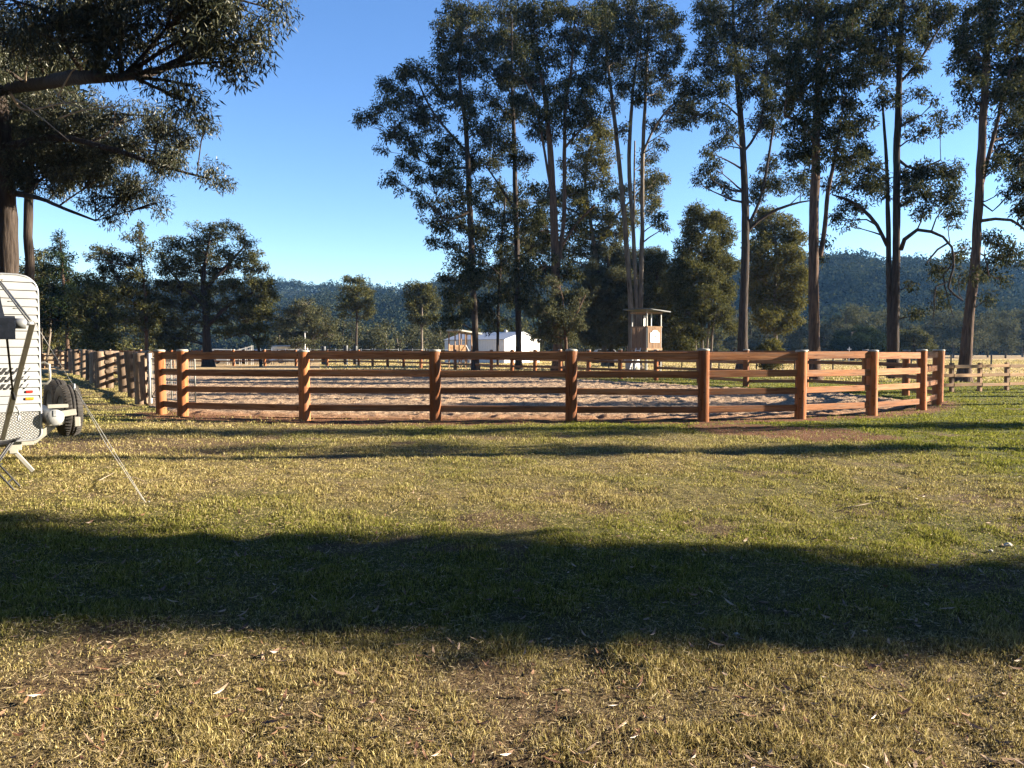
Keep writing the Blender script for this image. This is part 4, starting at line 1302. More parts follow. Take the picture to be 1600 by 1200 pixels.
# dense round-topped trees that lay the broad band across the foreground
world_tree('dense_tree', 'dense leaning tree beyond the right edge whose shade bands the foreground lawn', 19.0, 6.4, 5.5, .2,
           [(dx, cy - 6.4 - .12, z, 1.1, hw * .85 + .16, .8) for dx, cy, z, hw in ((0, 4.95, 3.2, .3), (.1, 5.6, 4.1, .42), (-.1, 6.3, 5.0, .55), (.1, 7.0, 5.9, .8), (-.1, 7.7, 6.8, 1.05),
                                                                       (.1, 8.4, 7.7, 1.25), (0, 8.9, 8.6, 1.2))], 'leaf_dark', 401, .5, 4.5)
world_tree('dense_tree', 'second dense leaning tree beyond the right edge, farther from the lawn', 25.5, 7.0, 7, .22,
           [(dx, cy - 7.0 - .12, z, 1.2, hw * .85 + .16, .9) for dx, cy, z, hw in ((0, 5.8, 5.0, .35), (.1, 6.55, 6.2, .5), (-.1, 7.35, 7.4, .75), (.1, 8.1, 8.6, 1.0), (0, 8.9, 9.8, 1.2), (0, 9.4, 10.8, 1.1))],
           'leaf_dark', 402, .5, 4.5)
world_tree('gum_tree', 'tall gum beyond the right edge casting a thin trunk shadow over the sand', 26, 27.2, 20, .33,
           [(0, 0, 14, 2, 1.6, 1.4), (1, 1, 16, 2.4, 2, 1.4), (-1, -.5, 18, 2.2, 1.8, 1.4), (0, .5, 20, 2, 1.6, 1.2)], 'leaf_dark', 403)
world_tree('gum_tree', 'gum beyond the right edge shading a streak of green lawn', 24, 13.9, 15, .3,
           [(0, 0, 5.5, 1.6, .55, 1.0), (.5, .5, 7.0, 1.6, .7, 1.0), (0, .9, 8.2, 1.4, .6, .8), (0, 1.2, 12, 1.2, .4, .8), (0, 1, 14, 1.2, .5, .8)], 'leaf_dark', 404, .5, .8)
world_tree('gum_tree', 'gum beyond the right edge throwing broken shade along the fence foot', 28, 17.7, 14, .26,
           [(0, 0, 5.2, 1.6, .6, 1.0), (.6, .3, 6.6, 1.8, .7, 1.1), (-.4, -.3, 8.0, 1.8, .8, 1.1), (.3, .2, 9.6, 1.8, .8, 1.1), (0, -.2, 11.2, 1.6, .7, 1.0), (0, .2, 12.8, 1.4, .6, 1.0)], 'leaf_dark', 408, .5, .75)
world_tree('gum_tree', 'leafy gum beyond the right edge dappling the near right corner of the sand', 31, 24.0, 13, .3,
           [(0, 0, 6.5, 1.5, 1.0, 1.0), (.5, -.6, 7.6, 1.6, 1.2, 1.0), (-.3, .5, 8.8, 1.8, 1.3, 1.0), (0, 0, 10.2, 1.8, 1.2, 1.0), (.3, .4, 11.8, 1.6, 1.0, 1.0)], 'leaf_dark', 406, .55, 1.0)
world_tree('gum_tree', 'leafy gum beyond the right edge dappling the far right of the sand', 36, 30.3, 17, .3,
           [(0, 0, 7.5, 1.6, 1.1, 1.0), (.5, -.8, 9.0, 1.8, 1.3, 1.0), (-.3, .6, 10.5, 1.8, 1.4, 1.0), (0, 0, 12.2, 1.8, 1.3, 1.0), (.3, .4, 14, 1.8, 1.2, 1.0), (0, 0, 16, 1.5, 1.1, 1)], 'leaf_dark', 407, .6, 1.0)
# unseen trees added around the viewer to cut the sky fill in shaded areas
bk = np.random.default_rng(9)
bl = []
for i in range(26):
    a_, q_, z_ = bk.uniform(0, 6.28), bk.uniform(0, 4.2), bk.uniform(4.5, 15)
    bl.append((q_ * math.cos(a_), q_ * math.sin(a_), z_, 1.7, 1.6, 1.2))
t0_ = world_tree('sky_block_tree', 'broad tree added out of view to hold back sky light', -1, -11, 14, .4, bl, 'leaf_dark', 421, .8, 2.0, .5, .2, 'added sky-blocking trees')
for (x_, y_, r_) in ((-10, -10, 1), (8.5, -11.5, 2.2), (-18, -8, 3), (-6, -19, 4), (5, -20, .5), (-25, 0, 5), (16, -15, 2.8), (-14, -4.5, 1.7), (11, -5.5, 4.4), (20, -7, .9), (27, -3.5, 3.6), (-4, -6.5, 2.6), (4, -6.8, 5.5), (-28, 8, 2), (34, -6, 1.2), (-34, 14, 4)):
    c_ = t0_.copy(); COL.objects.link(c_)
    c_.location = (x_, y_, 0); c_.rotation_euler = (0, 0, r_)
    for k_ in list(t0_.children):
        kc = k_.copy(); COL.objects.link(kc); kc.parent = c_


# ------------------------------------------------------------------ fences
def d_post(r, h, n=14, seed=0, rough=.0, pw=2.15):
    """round log with slightly dressed faces, base at 0"""
    rr = random.Random(seed)
    ks = [1 + rr.uniform(-rough, rough) for _ in range(n)]
    ph = rr.uniform(0, 6)
    b = MB()
    prof = [(1.03, -.05), (1.0, .25), (.99, h * .5), (1.0, h * .8), (1.0, h - .035), (.93, h)]
    vs, fs = [], []
    for q, z in prof:
        for k in range(n):
            a = 2 * math.pi * (k + .5) / n
            e = (abs(math.cos(a)) ** pw + abs(math.sin(a)) ** pw) ** (-1 / pw)
            wv = 1 + rough * .6 * math.sin(z * 2.3 + ph + k)
            vs.append((r * q * e * ks[k] * wv * math.cos(a), r * q * e * ks[k] * wv * math.sin(a), z))
    for i in range(len(prof) - 1):
        for k in range(n):
            k2 = (k + 1) % n
            fs.append((i * n + k, i * n + k2, (i + 1) * n + k2, (i + 1) * n + k))
    b.add(vs, fs, True)
    b.f.append(tuple((len(prof) - 1) * n + k for k in range(n))); b.sm.append(False)
    return b


def rail_obj(name, a, b, z, hgt, thick, mat, parent, sag=0.0):
    """plank between two posts: own mesh along its local X"""
    a, b = Vector((a[0], a[1], z)), Vector((b[0], b[1], z + sag))
    d = b - a
    mb = MB().box((d.length / 2, 0, 0), (d.length, thick, hgt), None, .008)
    o = mb.build(name, mat, parent)
    o.location = a
    o.rotation_euler = (0, -math.asin(d.z / d.length), math.atan2(d.y, d.x))
    return o


def arena_run(root, pts, r, h, rails, rail_t, capped=True, first=True, last=True, seed=0):
    for i, p in enumerate(pts):
        if (i == 0 and not first) or (i == len(pts) - 1 and not last):
            continue
        q0, q1 = pts[max(0, i - 1)], pts[min(len(pts) - 1, i + 1)]
        rz = math.atan2(q1[1] - q0[1], q1[0] - q0[0])
        hh = h + random.uniform(-.015, .02)
        o = d_post(r * random.uniform(.96, 1.05), hh, 20, seed + i, .018).build('post', M['post'], root)
        o.location = (p[0], p[1], 0)
        o.rotation_euler = (random.uniform(-.014, .014), random.uniform(-.014, .014), rz)
        if capped:
            MB().lathe([(r * 1.02, hh - .028), (r * 1.06, hh - .02), (r * 1.05, hh + .004), (r * .9, hh + .018), (.001, hh + .022)], n=16).build('cap', M['cap'], o)
    for a, b in zip(pts[:-1], pts[1:]):
        for z, hg in rails:
            rail_obj('rail', a, b, z + random.uniform(-.012, .012), hg, rail_t, M['rail'], root, random.uniform(-.015, .015))


front = thing('arena_fence', 'new brown timber fence of thick capped posts curving along the near side of the arena', 'fence', (0, 0, 0))
arena_run(front, FRONT, .128, 1.6, [(1.475, .17), (1.07, .155), (.68, .14), (.265, .145)], .062, seed=10)
rear = thing('arena_fence', 'far side of the timber arena fence with dark rails before the tall gums', 'fence', (0, 0, 0))
arena_run(rear, SIDE, .125, 1.6, [(1.475, .15), (1.07, .14), (.68, .13), (.265, .13)], .06, first=False, seed=40)
arena_run(rear, REAR, .125, 1.6, [(1.43, .15), (.95, .14), (.48, .14)], .06, first=False, seed=70)

# pale three-rail fence to the right of the arena
pf = thing('rail_fence', 'pale three-rail timber fence running right from the arena corner in the sun', 'fence')
pr = [(13.9 + 1.4 * i, 27.9 + .55 * i) for i in range(9)]
for i, p in enumerate(pr[1:]):
    o = MB().box((0, 0, .54), (.15, .13, 1.14), None, .012).build('post', M['board'], pf, (p[0] - .033, p[1] + .085, 0))
    o.rotation_euler = (random.uniform(-.01, .01), random.uniform(-.015, .015), .37)
for a, b in zip(pr[:-1], pr[1:]):
    for z in (.98, .63, .27):
        rail_obj('rail', (a[0] + .01, a[1]), (b[0] - .01, b[1]), z + random.uniform(-.012, .012), .125, .038, M['palerail'], pf, random.uniform(-.01, .01))

# old log fence on the left
OLD = [gnd(221, 631), gnd(209, 621), gnd(195, 612.5), gnd(171, 606), gnd(157, 606.5), gnd(148, 600), gnd(140, 594.5), gnd(131, 590.5), gnd(119, 586), gnd(112, 583),
       gnd(104, 577), gnd(96, 575), gnd(88, 572.5)]
of = thing('log_fence', 'old weathered log fence of thick leaning stumps left of the gate', 'fence')
for i, p in enumerate(OLD):
    r_ = random.uniform(.15, .2) if i not in (4,) else .21
    o = d_post(r_, random.uniform(1.45, 1.62), 11, 200 + i, .09).build('post', M['oldpost'], of, (p[0], p[1], 0))
    o.rotation_euler = (random.uniform(-.05, .05), random.uniform(-.06, .06), random.uniform(0, 3))
off = np.array((.23, .13))
for a, b in zip(OLD[:-1], OLD[1:]):
    for z in (1.46, 1.06, .68, .30):
        aa, bb = np.array(a) + off, np.array(b) + off
        e = (bb - aa) / (np.linalg.norm(bb - aa) + 1e-6) * .12
        t = MB()
        ln = float(np.linalg.norm(bb - aa + 2 * e))
        rr = .075 + random.uniform(-.012, .015)
        t.tube([(x_, random.uniform(-.02, .02), random.uniform(-.025, .025)) for x_ in np.linspace(0, ln, 5)], [rr, rr * .95, rr, rr * .93, rr * .9], 8)
        o = t.build('rail', M['oldrail'], of, (aa[0] - e[0], aa[1] - e[1], z + random.uniform(-.03, .03)))
        o.rotation_euler = (0, random.uniform(-.02, .02), math.atan2(bb[1] - aa[1], bb[0] - aa[0]))

# white gate between the log fence and the arena fence
gt = thing('gate', 'white steel mesh gate standing open between log fence and arena fence', 'gate', (OLD[0][0] + .30, OLD[0][1] - .05, 0))
MB().tube([(0, 0, -.05), (0, 0, 1.5)], .055, 12).build('post', M['white'], gt)
ga = math.atan2(19.05 - OLD[0][1], -8.72 - OLD[0][0]) + .25
dx_, dy_ = math.cos(ga), math.sin(ga)
fr = MB()
W_ = 3.1
for z in (.2, .75, 1.35):
    fr.tube([(.1 * dx_, .1 * dy_, z), (W_ * dx_, W_ * dy_, z)], .022, 8)
for s_ in (.1, W_ / 2, W_):
    fr.tube([(s_ * dx_, s_ * dy_, .2), (s_ * dx_, s_ * dy_, 1.35)], .022, 8)
fr.tube([(.1 * dx_, .1 * dy_, .2), (W_ * .5 * dx_, W_ * .5 * dy_, 1.35)], .016, 6)
fr.build('frame', M['cream'], gt)
me_ = MB()
for k_ in range(1, 22):
    s_ = .1 + (W_ - .1) * k_ / 22
    me_.tube([(s_ * dx_, s_ * dy_, .2), (s_ * dx_, s_ * dy_, 1.35)], .004, 4, False)
for k_ in range(1, 8):
    z = .2 + 1.15 * k_ / 8
    me_.tube([(.1 * dx_, .1 * dy_, z), (W_ * dx_, W_ * dy_, z)], .004, 4, False)
me_.build('mesh_panel', M['steel'], gt)

# white rail fence far left
wf = thing('rail_fence', 'short bright white rail fence far behind the caravan', 'fence')
for i in range(7):
    x_ = -42.5 + i * 2.2
    MB().box((x_, 66 + i * .1, .6), (.14, .14, 1.3), None, .01).build('post', M['palerail'], wf)
    if i < 6:
        for z in (1.1, .7, .3):
            rail_obj('rail', (x_, 65.9 + i * .1), (x_ + 2.2, 66 + i * .1), z, .14, .04, M['palerail'], wf)

# wire fence across the paddock
wi = thing('wire_fence', 'thin wire fence on slim dark posts crossing the golden paddock', 'fence')
for i in range(24):
    x_, y_ = 5 + i * 2.9, 63 - i * .35
    MB().box((0, 0, .6), (.09, .09, 1.3), None, .01).build('post', M['darksteel'], wi, (x_, y_, 0))
wr = MB()
for z in (.35, .75, 1.1):
    wr.tube([(5, 63, z), (5 + 23 * 2.9, 63 - 23 * .35, z)], .011, 4, False)
wr.build('wires', M['steel'], wi)


# ------------------------------------------------------------------ caravan (rear near corner at the origin, +X to its front, +Y its near side)
TH = R(38)
cv = thing('caravan', 'white ribbed caravan with chequer plate skirt and two spare tyres behind, parked at far left', 'caravan', (-6.15, 10.0, 0), math.pi + TH)
LEN, Wd, ZB, ZT = 5.4, 2.35, .445, 2.575


def xin(z, inset=0):
    """rear outline: rounded upper and lower corners"""
    rt, rb = .22, .10
    if z > ZT - rt:
        return rt - math.sqrt(max(0, rt * rt - (z - ZT + rt) ** 2)) + inset
    if z < ZB + rb:
        return rb - math.sqrt(max(0, rb * rb - (ZB + rb - z) ** 2)) + inset
    return inset


outline = [(xin(z), z) for z in np.concatenate([np.linspace(ZB, ZB + .1, 7), np.linspace(ZT - .22, ZT, 10)])]
poly = outline + [(LEN - .25, ZT), (LEN, ZT - .35), (LEN + .1, 1.3), (LEN, ZB)]
MB().prism(list(reversed(poly)), -Wd, -.012).build('body', M['clad'], cv)
ZC = .82
cl = MB()
pitch = .104
rows = []
z = ZC
while z < ZT - .002:
    z1 = min(z + pitch, ZT - .001)
    rows.append((z, .001))
    for t_ in np.linspace(0, (z1 - z) / pitch, 6):
        rows.append((z + t_ * pitch + (.0005 if t_ == 0 else 0), .020 * max(0, 1 - t_) ** .6 + .001))
    z = z1
for i, (z, y_) in enumerate(rows):
    cl.v += [(xin(z), y_, z), (LEN - .03, y_, z)]
    if i:
        cl.f.append((2 * i, 2 * i + 1, 2 * i - 1, 2 * i - 2)); cl.sm.append(False)
cl.build('cladding', M['clad'], cv)
ck = MB()
zs = np.concatenate([np.linspace(ZB, ZB + .1, 7), [ZC]])
for za, zb in zip(zs[:-1], zs[1:]):
    ck.add([(xin(za), .004, za), (LEN - .03, .004, za), (LEN - .03, .004, zb), (xin(zb), .004, zb)], [(3, 2, 1, 0)])
ck.build('chequer_panel', M['checker'], cv)
tr = MB()
tp = [(xin(z), .004, z) for z in np.concatenate([np.linspace(ZB, ZB + .1, 8), np.linspace(ZT - .22, ZT - .0, 12)])]
tp = [(LEN * .6, .004, ZB)] + tp + [(LEN * .6, .004, ZT)]
tr.tube(tp, .014, 8)
tr.build('edge_trim', M['steel'], cv)
# striped decals, following the boards
dc = MB()
for row, (za, zb, n_) in enumerate(((1.30, 1.385, 20), (1.205, 1.275, 20), (1.11, 1.18, 20))):
    for k_ in range(n_):
        x0 = .10 + .012 * row + k_ * .062
        w_ = min(.042, .006 + k_ * .009)
        def yv(zz): return .0225
        s_ = .06
        dc.add([(x0 + s_ * (zb - za) / .08, yv(za), za), (x0 + w_ + s_ * (zb - za) / .08, yv(za), za), (x0 + w_, yv(zb), zb), (x0, yv(zb), zb),
                (x0 + s_ * (zb - za) / .08, -.002, za), (x0 + w_ + s_ * (zb - za) / .08, -.002, za), (x0 + w_, -.002, zb), (x0, -.002, zb)],
               [(3, 2, 1, 0), (0, 1, 5, 4), (2, 3, 7, 6), (1, 2, 6, 5), (3, 0, 4, 7)])
dc.build('stripe_decal', M['black'], cv)
MB().box((.125, .022, 1.075), (.08, .022, .032), None, .006).build('marker_light', M['red'], cv)
o = MB().box((.125, .022, .985), (.095, .022, .034), None, .006).build('marker_light', M['amber'], cv); o['label'] = 'amber marker light'
# chassis and bumper
ch = MB()
ch.bar((LEN * .8, -.25, .40), (.06, -.25, .40), .06, .09, .006)
ch.bar((.08, -.25, .40), (-.16, -.25, .60), .06, .09, .006)
ch.bar((-.12, -.25, .60), (-.42, -.25, .70), .06, .08, .006)
ch.bar((LEN * .8, -2.1, .40), (.06, -2.1, .40), .06, .09, .006)
ch.bar((.08, -2.1, .40), (-.16, -2.1, .60), .06, .09, .006)
ch.bar((-.10, -.2, .86), (-.34, -.2, .86), .06, .05, .004)
ch.bar((-.13, -.10, .66), (-.13, -2.25, .66), .09, .10, .006)
ch.bar((-.10, -.12, .74), (-.42, -.12, .78), .05, .08, .004)
ch.build('chassis', M['cream'], cv)
tp_ = MB()
tp_.lathe([(.001, .10), (.10, .10), (.103, .09), (.103, .05), (.09, .04), (.09, -2.2), (.001, -2.2)], (-.15, 0, .73), 'Y', 28)
tp_.build('bumper_pipe', M['clad'], cv)
MB().box((-.145, .105, .785), (.045, .012, .08), None, .004).build('pipe_latch', M['steel'], cv)
MB().box((-.42, -.05, .65), (.07, .06, .13), None, .008).build('tail_light', M['cream'], cv)
for yy_, zz_ in ((-.52, .80), (-1.62, .83)):
    wh = MB()
    R0, Ww = .355, .235
    prof = [(.20, -Ww / 2 + .02), (.27, -Ww / 2), (.33, -Ww / 2 + .012), (R0 - .006, -Ww / 2 + .04), (R0, -Ww / 2 + .075), (R0, -.03), (R0 - .009, -.027), (R0 - .009, -.018), (R0, -.015),
            (R0, .015), (R0 - .009, .018), (R0 - .009, .027), (R0, .03), (R0, Ww / 2 - .075), (R0 - .006, Ww / 2 - .04), (.33, Ww / 2 - .012), (.27, Ww / 2), (.20, Ww / 2 - .02)]
    wh.lathe(prof, (0, 0, 0), 'X', 56)
    for s_ in (-1, 1):
        for k_ in range(44):
            a = 2 * math.pi * k_ / 44
            c_, sn = math.cos(a), math.sin(a)
            p0, p1 = Vector((s_ * (Ww / 2 - .012), c_ * .335, sn * .335)), Vector((s_ * (Ww / 2 - .085), c_ * (R0 + .004), sn * (R0 + .004)))
            wh.bar(p0, p1, .024, .014)
    w_o = wh.build('spare_tyre', M['rubber'], cv, (-.385, yy_, zz_ - .02))
    w_o.rotation_euler = (0, 0, R(5))
    rim = MB().lathe([(.20, -.09), (.195, -.05), (.12, -.03), (.05, -.035), (.001, -.035)], (0, 0, 0), 'X', 32)
    rim.lathe([(.001, .03), (.05, .03), (.12, .03), (.195, .05), (.20, .09)], (0, 0, 0), 'X', 32)
    rim.build('rim', M['steel'], w_o)
hd = MB().tube([(.02, -.08, 1.43), (-.06, -.08, 1.45), (-.12, -.08, 1.42), (-.125, -.08, 1.22), (-.09, -.08, 1.17), (.02, -.08, 1.17)], .016, 10)
hd.build('grab_handle', M['alloy'], cv)
sl = MB()
sl.box((.30, -.12, .375), (.17, .10, .13), None, .01)
sl.box((.31, -.10, .30), (.10, .10, .05), None, .01)
sl.bar((.30, -.10, .31), (.10, -.06, .03), .045, .05, .006)
sl.build('stabiliser_leg', M['cream'], cv)
# road wheels and floor pan hidden towards the front
for xx_ in (2.2, 3.0):
    w_o = MB().lathe([(.18, -.11), (.30, -.11), (.335, -.08), (.335, .08), (.30, .11), (.18, .11)], (0, 0, 0), 'Y', 32).build('wheel', M['rubber'], cv, (xx_, -.18, .335))
    MB().lathe([(.001, .06), (.12, .06), (.185, .09)], (0, 0, 0), 'Y', 24).build('rim', M['steel'], w_o)
wn = MB().box((2.0, .012, 1.75), (1.1, .03, .55), None, .02).build('window', M['glass'], cv)
# awning
AX = .33
arm = MB()
arm.bar((.43, .035, .48), (.28, 2.0, 1.90), .052, .036, .005)
arm.bar((.395, .48, .81), (.365, .90, 1.115), .064, .048, .005)
arm.build('awning_arm', M['alloy'], cv)
raf = MB()
raf.tube([(.42, .03, 2.50), (.29, 1.98, 1.93)], .012, 8)
raf.tube([(.42, .06, 2.455), (.30, 1.98, 1.90)], .009, 8)
for t_ in (.45, .62):
    p_ = Vector((.42, .05, 2.48)).lerp(Vector((.29, 1.98, 1.93)), t_)
    raf.bar(p_ + Vector((-.05, 0, -.05)), p_ + Vector((.05, 0, -.05)), .008, .012)
    raf.bar(p_, p_ + Vector((0, 0, -.05)), .008, .012)
raf.lathe([(.001, .03), (.05, .03), (.05, -.02)], (.42, .02, 2.52), 'Y', 16)
raf.build('awning_rafter', M['alloy'], cv)
rl = MB()
rl.lathe([(.001, .34), (.052, .34), (.055, .345), (.055, .44), (.03, .445), (.03, .46)], (0, 2.0, 1.895), 'X', 20)
rl.tube([(.27, 2.0, 1.90), (.34, 2.0, 1.895)], .02, 8)
rl.build('roller_end', M['steel'], cv)
fb = MB()
nu = 14
for i in range(nu + 1):
    t_ = i / nu
    y_ = 2.0 - 1.95 * t_
    z_ = 1.95 + .55 * t_ - .30 * math.sin(math.pi * t_) * (1 - .3 * t_)
    fb.v += [(.44, y_, z_), (LEN - .6, y_, z_), (.44, y_, z_ - .006), (LEN - .6, y_, z_ - .006)]
for i in range(nu):
    a = i * 4
    for f_ in ((a, a + 1, a + 5, a + 4), (a + 2, a + 6, a + 7, a + 3), (a, a + 4, a + 6, a + 2), (a + 1, a + 3, a + 7, a + 5)):
        fb.f.append(f_); fb.sm.append(True)
fb.tube([(.44, 2.0, 1.89), (LEN - .6, 2.0, 1.89)], .085, 14)
fb.box(((.44 + LEN - .6) / 2, 2.085, 1.84), (LEN - 1.05, .012, .22))
fb.build('awning_fabric', M['canvas'], cv)
st = MB().bar((.52, 2.06, 1.76), (.385, .95, 1.12), .022, .004)
st.bar((.385, .93, 1.14), (.36, .86, 1.04), .03, .07)
st.build('tie_strap', M['black'], cv)
hk = MB().tube([(.33, .62, .93), (.30, .64, .88), (.30, .64, .83)], .012, 8).tube([(.30, .64, .83), (.285, .64, .77), (.30, .64, .74), (.315, .64, .77), (.30, .64, .83)], .009, 8)
hk.build('strap_buckle', M['steel'], cv)

# guy ropes and peg
cvm = Matrix.Rotation(math.pi + TH, 4, 'Z'); cvm.translation = Vector((-6.15, 10.0, 0))
top = cvm @ Vector((.27, 2.0, 1.925))
gx_, gy_ = gnd(228, 790)
peg = Vector((gx_, gy_, 0))
rp = thing('guy_rope', 'pale double guy rope stretched from the awning arm to a ground peg', 'rope', tuple(peg))
l1 = [top.lerp(peg + Vector((0, 0, .03)), t_) - peg for t_ in np.linspace(0, 1, 12)]
mid_ = top.lerp(peg + Vector((0, 0, .03)), .37)
MB().tube(l1, .0032, 6).build('rope', M['rope'], rp)
MB().tube([mid_ - peg, (mid_ - peg) * .5 + Vector((-.05, .02, .015)), Vector((-.03, .03, .04))], .003, 6).build('rope', M['rope'], rp)
MB().box(mid_ - peg, (.02, .02, .07), None, .004).build('tensioner', M['white'], rp)
MB().tube([(.0, 0, -.06), (.02, -.01, .045), (.035, -.01, .05), (.04, -.01, .035)], .006, 6).build('peg', M['steel'], rp)

# folding camp stool under the awning
sx_, sy_ = gnd(0, 768)
sto = thing('camp_stool', 'black steel folding camp stool cut by the left edge under the awning', 'stool', (sx_ - .02, sy_, 0), R(25))
lg = [((-.22, -.15, .58), (.20, -.17, .0)), ((.16, -.15, .58), (-.22, -.17, .0)), ((-.22, .15, .58), (.20, .17, .0)), ((.16, .15, .58), (-.22, .17, .0))]
for a, b in lg:
    a, b = Vector(a), Vector(b)
    sg = -1 if b.y > 0 else 1
    MB().tube([a, b + (a - b) * .06, b, b + Vector((0, sg * .06, 0))], .011, 8).build('leg', M['black'], sto)
MB().tube([(.02, -.16, .30), (.02, .16, .30)], .009, 8).tube([(.12, -.168, .12), (.12, .168, .12)], .009, 8).tube([(-.13, -.168, .12), (-.13, .168, .12)], .009, 8).build('cross_bar', M['black'], sto)
sb_ = MB()
for i in range(9):
    t_ = i / 8
    x_ = -.25 + .46 * t_
    z_ = .60 - .045 * math.sin(math.pi * t_)
    sb_.v += [(x_, -.18, z_), (x_, .18, z_), (x_, -.18, z_ - .018), (x_, .18, z_ - .018)]
for i in range(8):
    a = i * 4
    for f_ in ((a, a + 1, a + 5, a + 4), (a + 2, a + 6, a + 7, a + 3), (a, a + 4, a + 6, a + 2), (a + 1, a + 3, a + 7, a + 5)):
        sb_.f.append(tuple(reversed(f_))); sb_.sm.append(True)
sb_.f += [(0, 2, 3, 1), (32, 33, 35, 34)]; sb_.sm += [False, False]
sb_.build('seat', M['black'], sto)

# ------------------------------------------------------------------ sign tower (local +X right face axis)
tw = thing('judge_tower', 'raised timber judging tower with white arched sign and dark flat roof behind the arena', 'tower', (7.72, 44.2, 0), R(37))
tw.scale = (.88, .88, 1)
S_ = .655
for sx2, sy2 in ((-1, -1), (1, -1), (-1, 1), (1, 1)):
    MB().box((sx2 * S_, sy2 * S_, 1.87), (.075, .075, 3.84), None, .006).build('leg', M['cream'], tw)
fl = MB().box((0, 0, 1.66), (1.42, 1.42, .06))
fl.box((0, -.70, 1.64), (1.46, .05, .13)).box((0, .70, 1.64), (1.46, .05, .13)).box((.70, 0, 1.64), (.05, 1.35, .13)).box((-.70, 0, 1.64), (.05, 1.35, .13))
fl.build('floor', M['board'], tw)
for nm, fx, fy, hor in (('front', 0, -1, True), ('back', 0, 1, True), ('right', 1, 0, False), ('left', -1, 0, False)):
    wl = MB()
    for k_ in range(9):
        s_ = -.56 + k_ * .14
        if hor:
            wl.box((s_, fy * .715, 2.28), (.128, .022, 1.22), None, .004)
        else:
            wl.box((fx * .715, s_, 2.28), (.022, .128, 1.22), None, .004)
    wl.build('wall', M['board'], tw)
for z_, w_, h_ in ((2.91, .06, .05), (3.70, .05, .09)):
    tpb = MB()
    for fy in (-1, 1):
        tpb.box((0, fy * .70, z_), (1.46, w_, h_))
    for fx in (-1, 1):
        tpb.box((fx * .70, 0, z_), (w_, 1.4 - w_, h_))
    tpb.build('top_rail', M['palerail'], tw)
MB().box((.1, -.35, 3.28), (.09, .02, .9)).box((.12, .3, 3.2), (.14, .02, .75)).build('inner_stud', M['white'], tw)
MB().box((0, 0, 3.84), (2.3, 2.1, .05), Matrix.Rotation(R(3.5), 3, 'Y')).build('roof', M['darkroof'], tw)
sg_ = MB()
arch = [(-.43, 2.02), (.43, 2.02), (.43, 2.56), (.36, 2.57)] + [(.30 * math.cos(a), 2.58 + .13 * math.sin(a)) for a in np.linspace(.0, math.pi, 13)] + [(-.36, 2.57), (-.43, 2.56)]
sg_.prism(arch, -.765, -.735)
s_o = sg_.build('sign', M['white'], tw)
ltr = MB()
rr2 = random.Random(3)
for k_ in range(11):   # arched upper line, emblem, two lower lines
    a = math.pi * (.22 + .56 * k_ / 10)
    ltr.box((-.36 * math.cos(a), -.768, 2.30 + .22 * math.sin(a)), (.035, .006, .05 if k_ % 3 else .035), Matrix.Rotation(-(a - math.pi / 2) * -.6, 3, 'Y'))
for k_ in range(14):
    ltr.box((-.33 + k_ * .05, -.768, 2.215), (.028, .006, .03 + .012 * rr2.random()))
for k_ in range(5):
    ltr.box((-.12 + k_ * .06, -.768, 2.10), (.03, .006, .03))
ltr.lathe([(.001, -.004), (.075, -.004), (.075, .004), (.001, .004)], (0, -.768, 2.37), 'Y', 14)
ltr.box((0, -.768, 2.285), (.16, .006, .014)).box((0, -.768, 2.30), (.02, .006, .05))
ltr.build('lettering', M['ink'], s_o)
ld = MB()
for sy2 in (-.2, .2):
    ld.bar((-1.55, sy2, 0), (-.72, sy2, 1.7), .05, .05)
for k_ in range(7):
    p_ = Vector((-1.55, 0, 0)).lerp(Vector((-.72, 0, 1.7)), (k_ + .6) / 7.2)
    ld.box(p_, (.1, .4, .03))
ld.build('ladder', M['white'], tw)

# lower judging stand by the shed
js = thing('judge_stand', 'small open timber stand with sloping roof in front of the white shed', 'stand', (-4.3, 67.5, 0), R(38))
for sx2 in (-.95, -.3, .35, .95):
    for sy2 in (-.8, .8):
        MB().box((sx2, sy2, 1.55), (.085, .085, 3.1 - .12 * sx2), None, .006).build('post', M['board'], js)
MB().box((0, 0, 1.32), (2.1, 1.8, .08)).build('floor', M['board'], js)
for (x0, x1, yy_) in ((-.95, -.35, -.86), (.35, .98, -.86), (-.95, .95, .86)):
    wl = MB()
    nb = max(2, int((x1 - x0) / .15))
    for k_ in range(nb):
        wl.box((x0 + (k_ + .5) * (x1 - x0) / nb, yy_, 1.62), ((x1 - x0) / nb * .86, .03, .78), None, .004)
    wl.build('wall', M['palerail'], js)
MB().box((.05, 0, 3.14), (2.5, 2.2, .13), Matrix.Rotation(R(7), 3, 'Y')).build('roof', M['cream'], js)
stp = MB()
for k_ in range(5):
    stp.box((0, -1.9 + k_ * .22, .2 + k_ * .24), (.6, .24, .04))
for sx2 in (-.32, .32):
    stp.bar((sx2, -2.0, 0), (sx2, -.9, 1.3), .05, .12)
    stp.bar((sx2, -2.0, .8), (sx2, -.9, 2.0), .04, .05)
stp.build('steps', M['white'], js)

# white shed
sh = thing('shed', 'white gabled steel shed with pale grey roof beyond the judging stand', 'shed', (1.25, 92.0, 0), R(51))
GW, SL_, EH, AH = 6.8, 9.6, 2.75, 3.65
